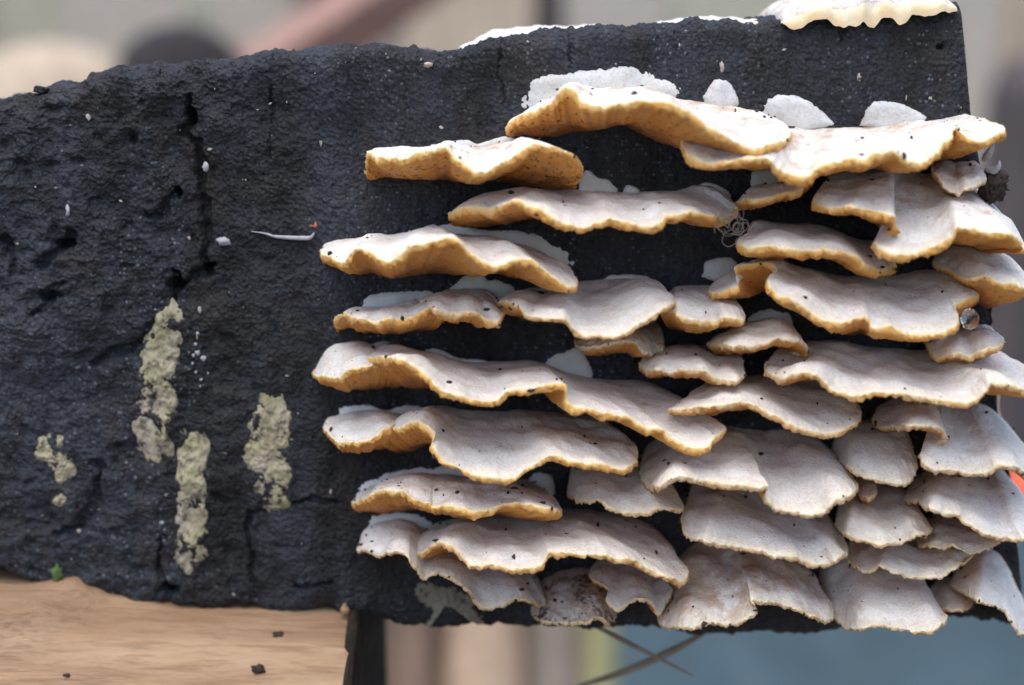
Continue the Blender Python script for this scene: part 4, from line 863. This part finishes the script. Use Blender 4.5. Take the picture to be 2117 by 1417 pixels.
# stump and billets behind the log's upper left
s0 = P(370, 60, -1000)
billet('stump', 'blurred dark stump behind the upper left of the log', (s0[0], 1.0, GROUND), (s0[0], 1.0, s0[2]-.05), .068, darkw, 11, 'stump', .9, 9, dome=.8)
q1 = P(560, 140, -1100); q2 = P(800, -20, -1150)
dv = (q2-q1)/np.linalg.norm(q2-q1); lo = q1-dv*((q1[2]-GROUND)/dv[2])
billet('firewood_billet', 'blurred pinkish billet leaning diagonally beside the dark stump', lo, q2+dv*.12, .052, pink, 12, squash=.8, sides=4)
t0 = P(70, 90, -1000); billet('firewood_billet', 'blurred tan upright billet behind the left end of the log', (t0[0], 1.0, GROUND), (t0[0]+.01, 1.0, t0[2]-.05), .085, cream, 13, squash=.8, sides=8, dome=.6)
t1 = P(2130, 300, -1900); billet('firewood_billet', 'blurred peach coloured billet standing beyond the sawn end', (t1[0]+.01, 1.9, GROUND), (t1[0]+.012, 1.9, t1[2]-.06), .085, W_('wood_peach', (.60, .42, .30), (.68, .5, .38), (.5, .34, .24)), 14, sides=8, dome=.7)
t2 = P(2100, 110, -1300); billet('firewood_billet', 'blurred dark billet standing in front of the grey boards past the sawn end', (t2[0], 1.3, GROUND), (t2[0]+.02, 1.3, t2[2]-.04), .045, mauve, 15, sides=9, dome=.9)
# billets lying away from the camera below the log
for k, (px, w, m, lab) in enumerate([(850, 135, brown, 'blurred brown billet lying under the log next to the pale timber'), (1000, 160, tan, 'blurred tan billet lying under the log between a brown and a grey one'),
                                     (1140, 120, tan2, 'blurred dull grey brown billet lying under the log'), (1238, 90, olive, 'blurred yellowish billet lying under the log beside the blue tarpaulin')]):
    zc = GROUND+.05; q = Pz(px, 1370, zc); r = w*.5e-4*(np.linalg.norm(q-CAM)/DIST)*1.08
    billet('firewood_billet', lab, (q[0]*.6, .30, GROUND+r*.8), (q[0]*1.5, 1.6, GROUND+r*.8), r, m, 20+k, sides=6)
tag(lump('orange_ball', 2124, 1024, -900, 26, make_plain('orange_plastic', (.75, .13, .06), (.7, .11, .05), 20, .4), seed=2, rough=.04, base=ICO4), 'small blurred orange red ball above the far edge of the blue tarpaulin', 'ball')
# blue tarpaulin on the ground
n = 120; U_, V_ = np.meshgrid(np.linspace(0, 1, n), np.linspace(0, 1, n), indexing='ij')
xl_ = Pz(1300, 1390, GROUND+.02)[0]
X = xl_+(U_*1.5)+.05*(V_-.6); Y = .45+1.35*V_
Z = GROUND+.014+.016*fbm(np.stack([X*9, Y*6, 0*X+2], -1), 3)+.010*np.abs(noise3(np.stack([X*22, Y*12, 0*X], -1)))+.16*sstep(U_, .12, .5)
tm = make_plain('blue_tarpaulin', (.034, .064, .080), (.048, .085, .105), 12, .5)
VV = np.stack([X, Y, Z], -1); lowr = VV-np.array([0, 0, .0012])
o = mesh_obj('tarpaulin', np.vstack([VV.reshape(-1, 3), lowr.reshape(-1, 3)]), np.vstack([grid_faces(n, n)[:, ::-1], grid_faces(n, n, n*n)]), tm, None, (xl_, .1, GROUND))
tag(o, 'blurred teal blue tarpaulin spread on the ground below the sawn end', 'tarpaulin')
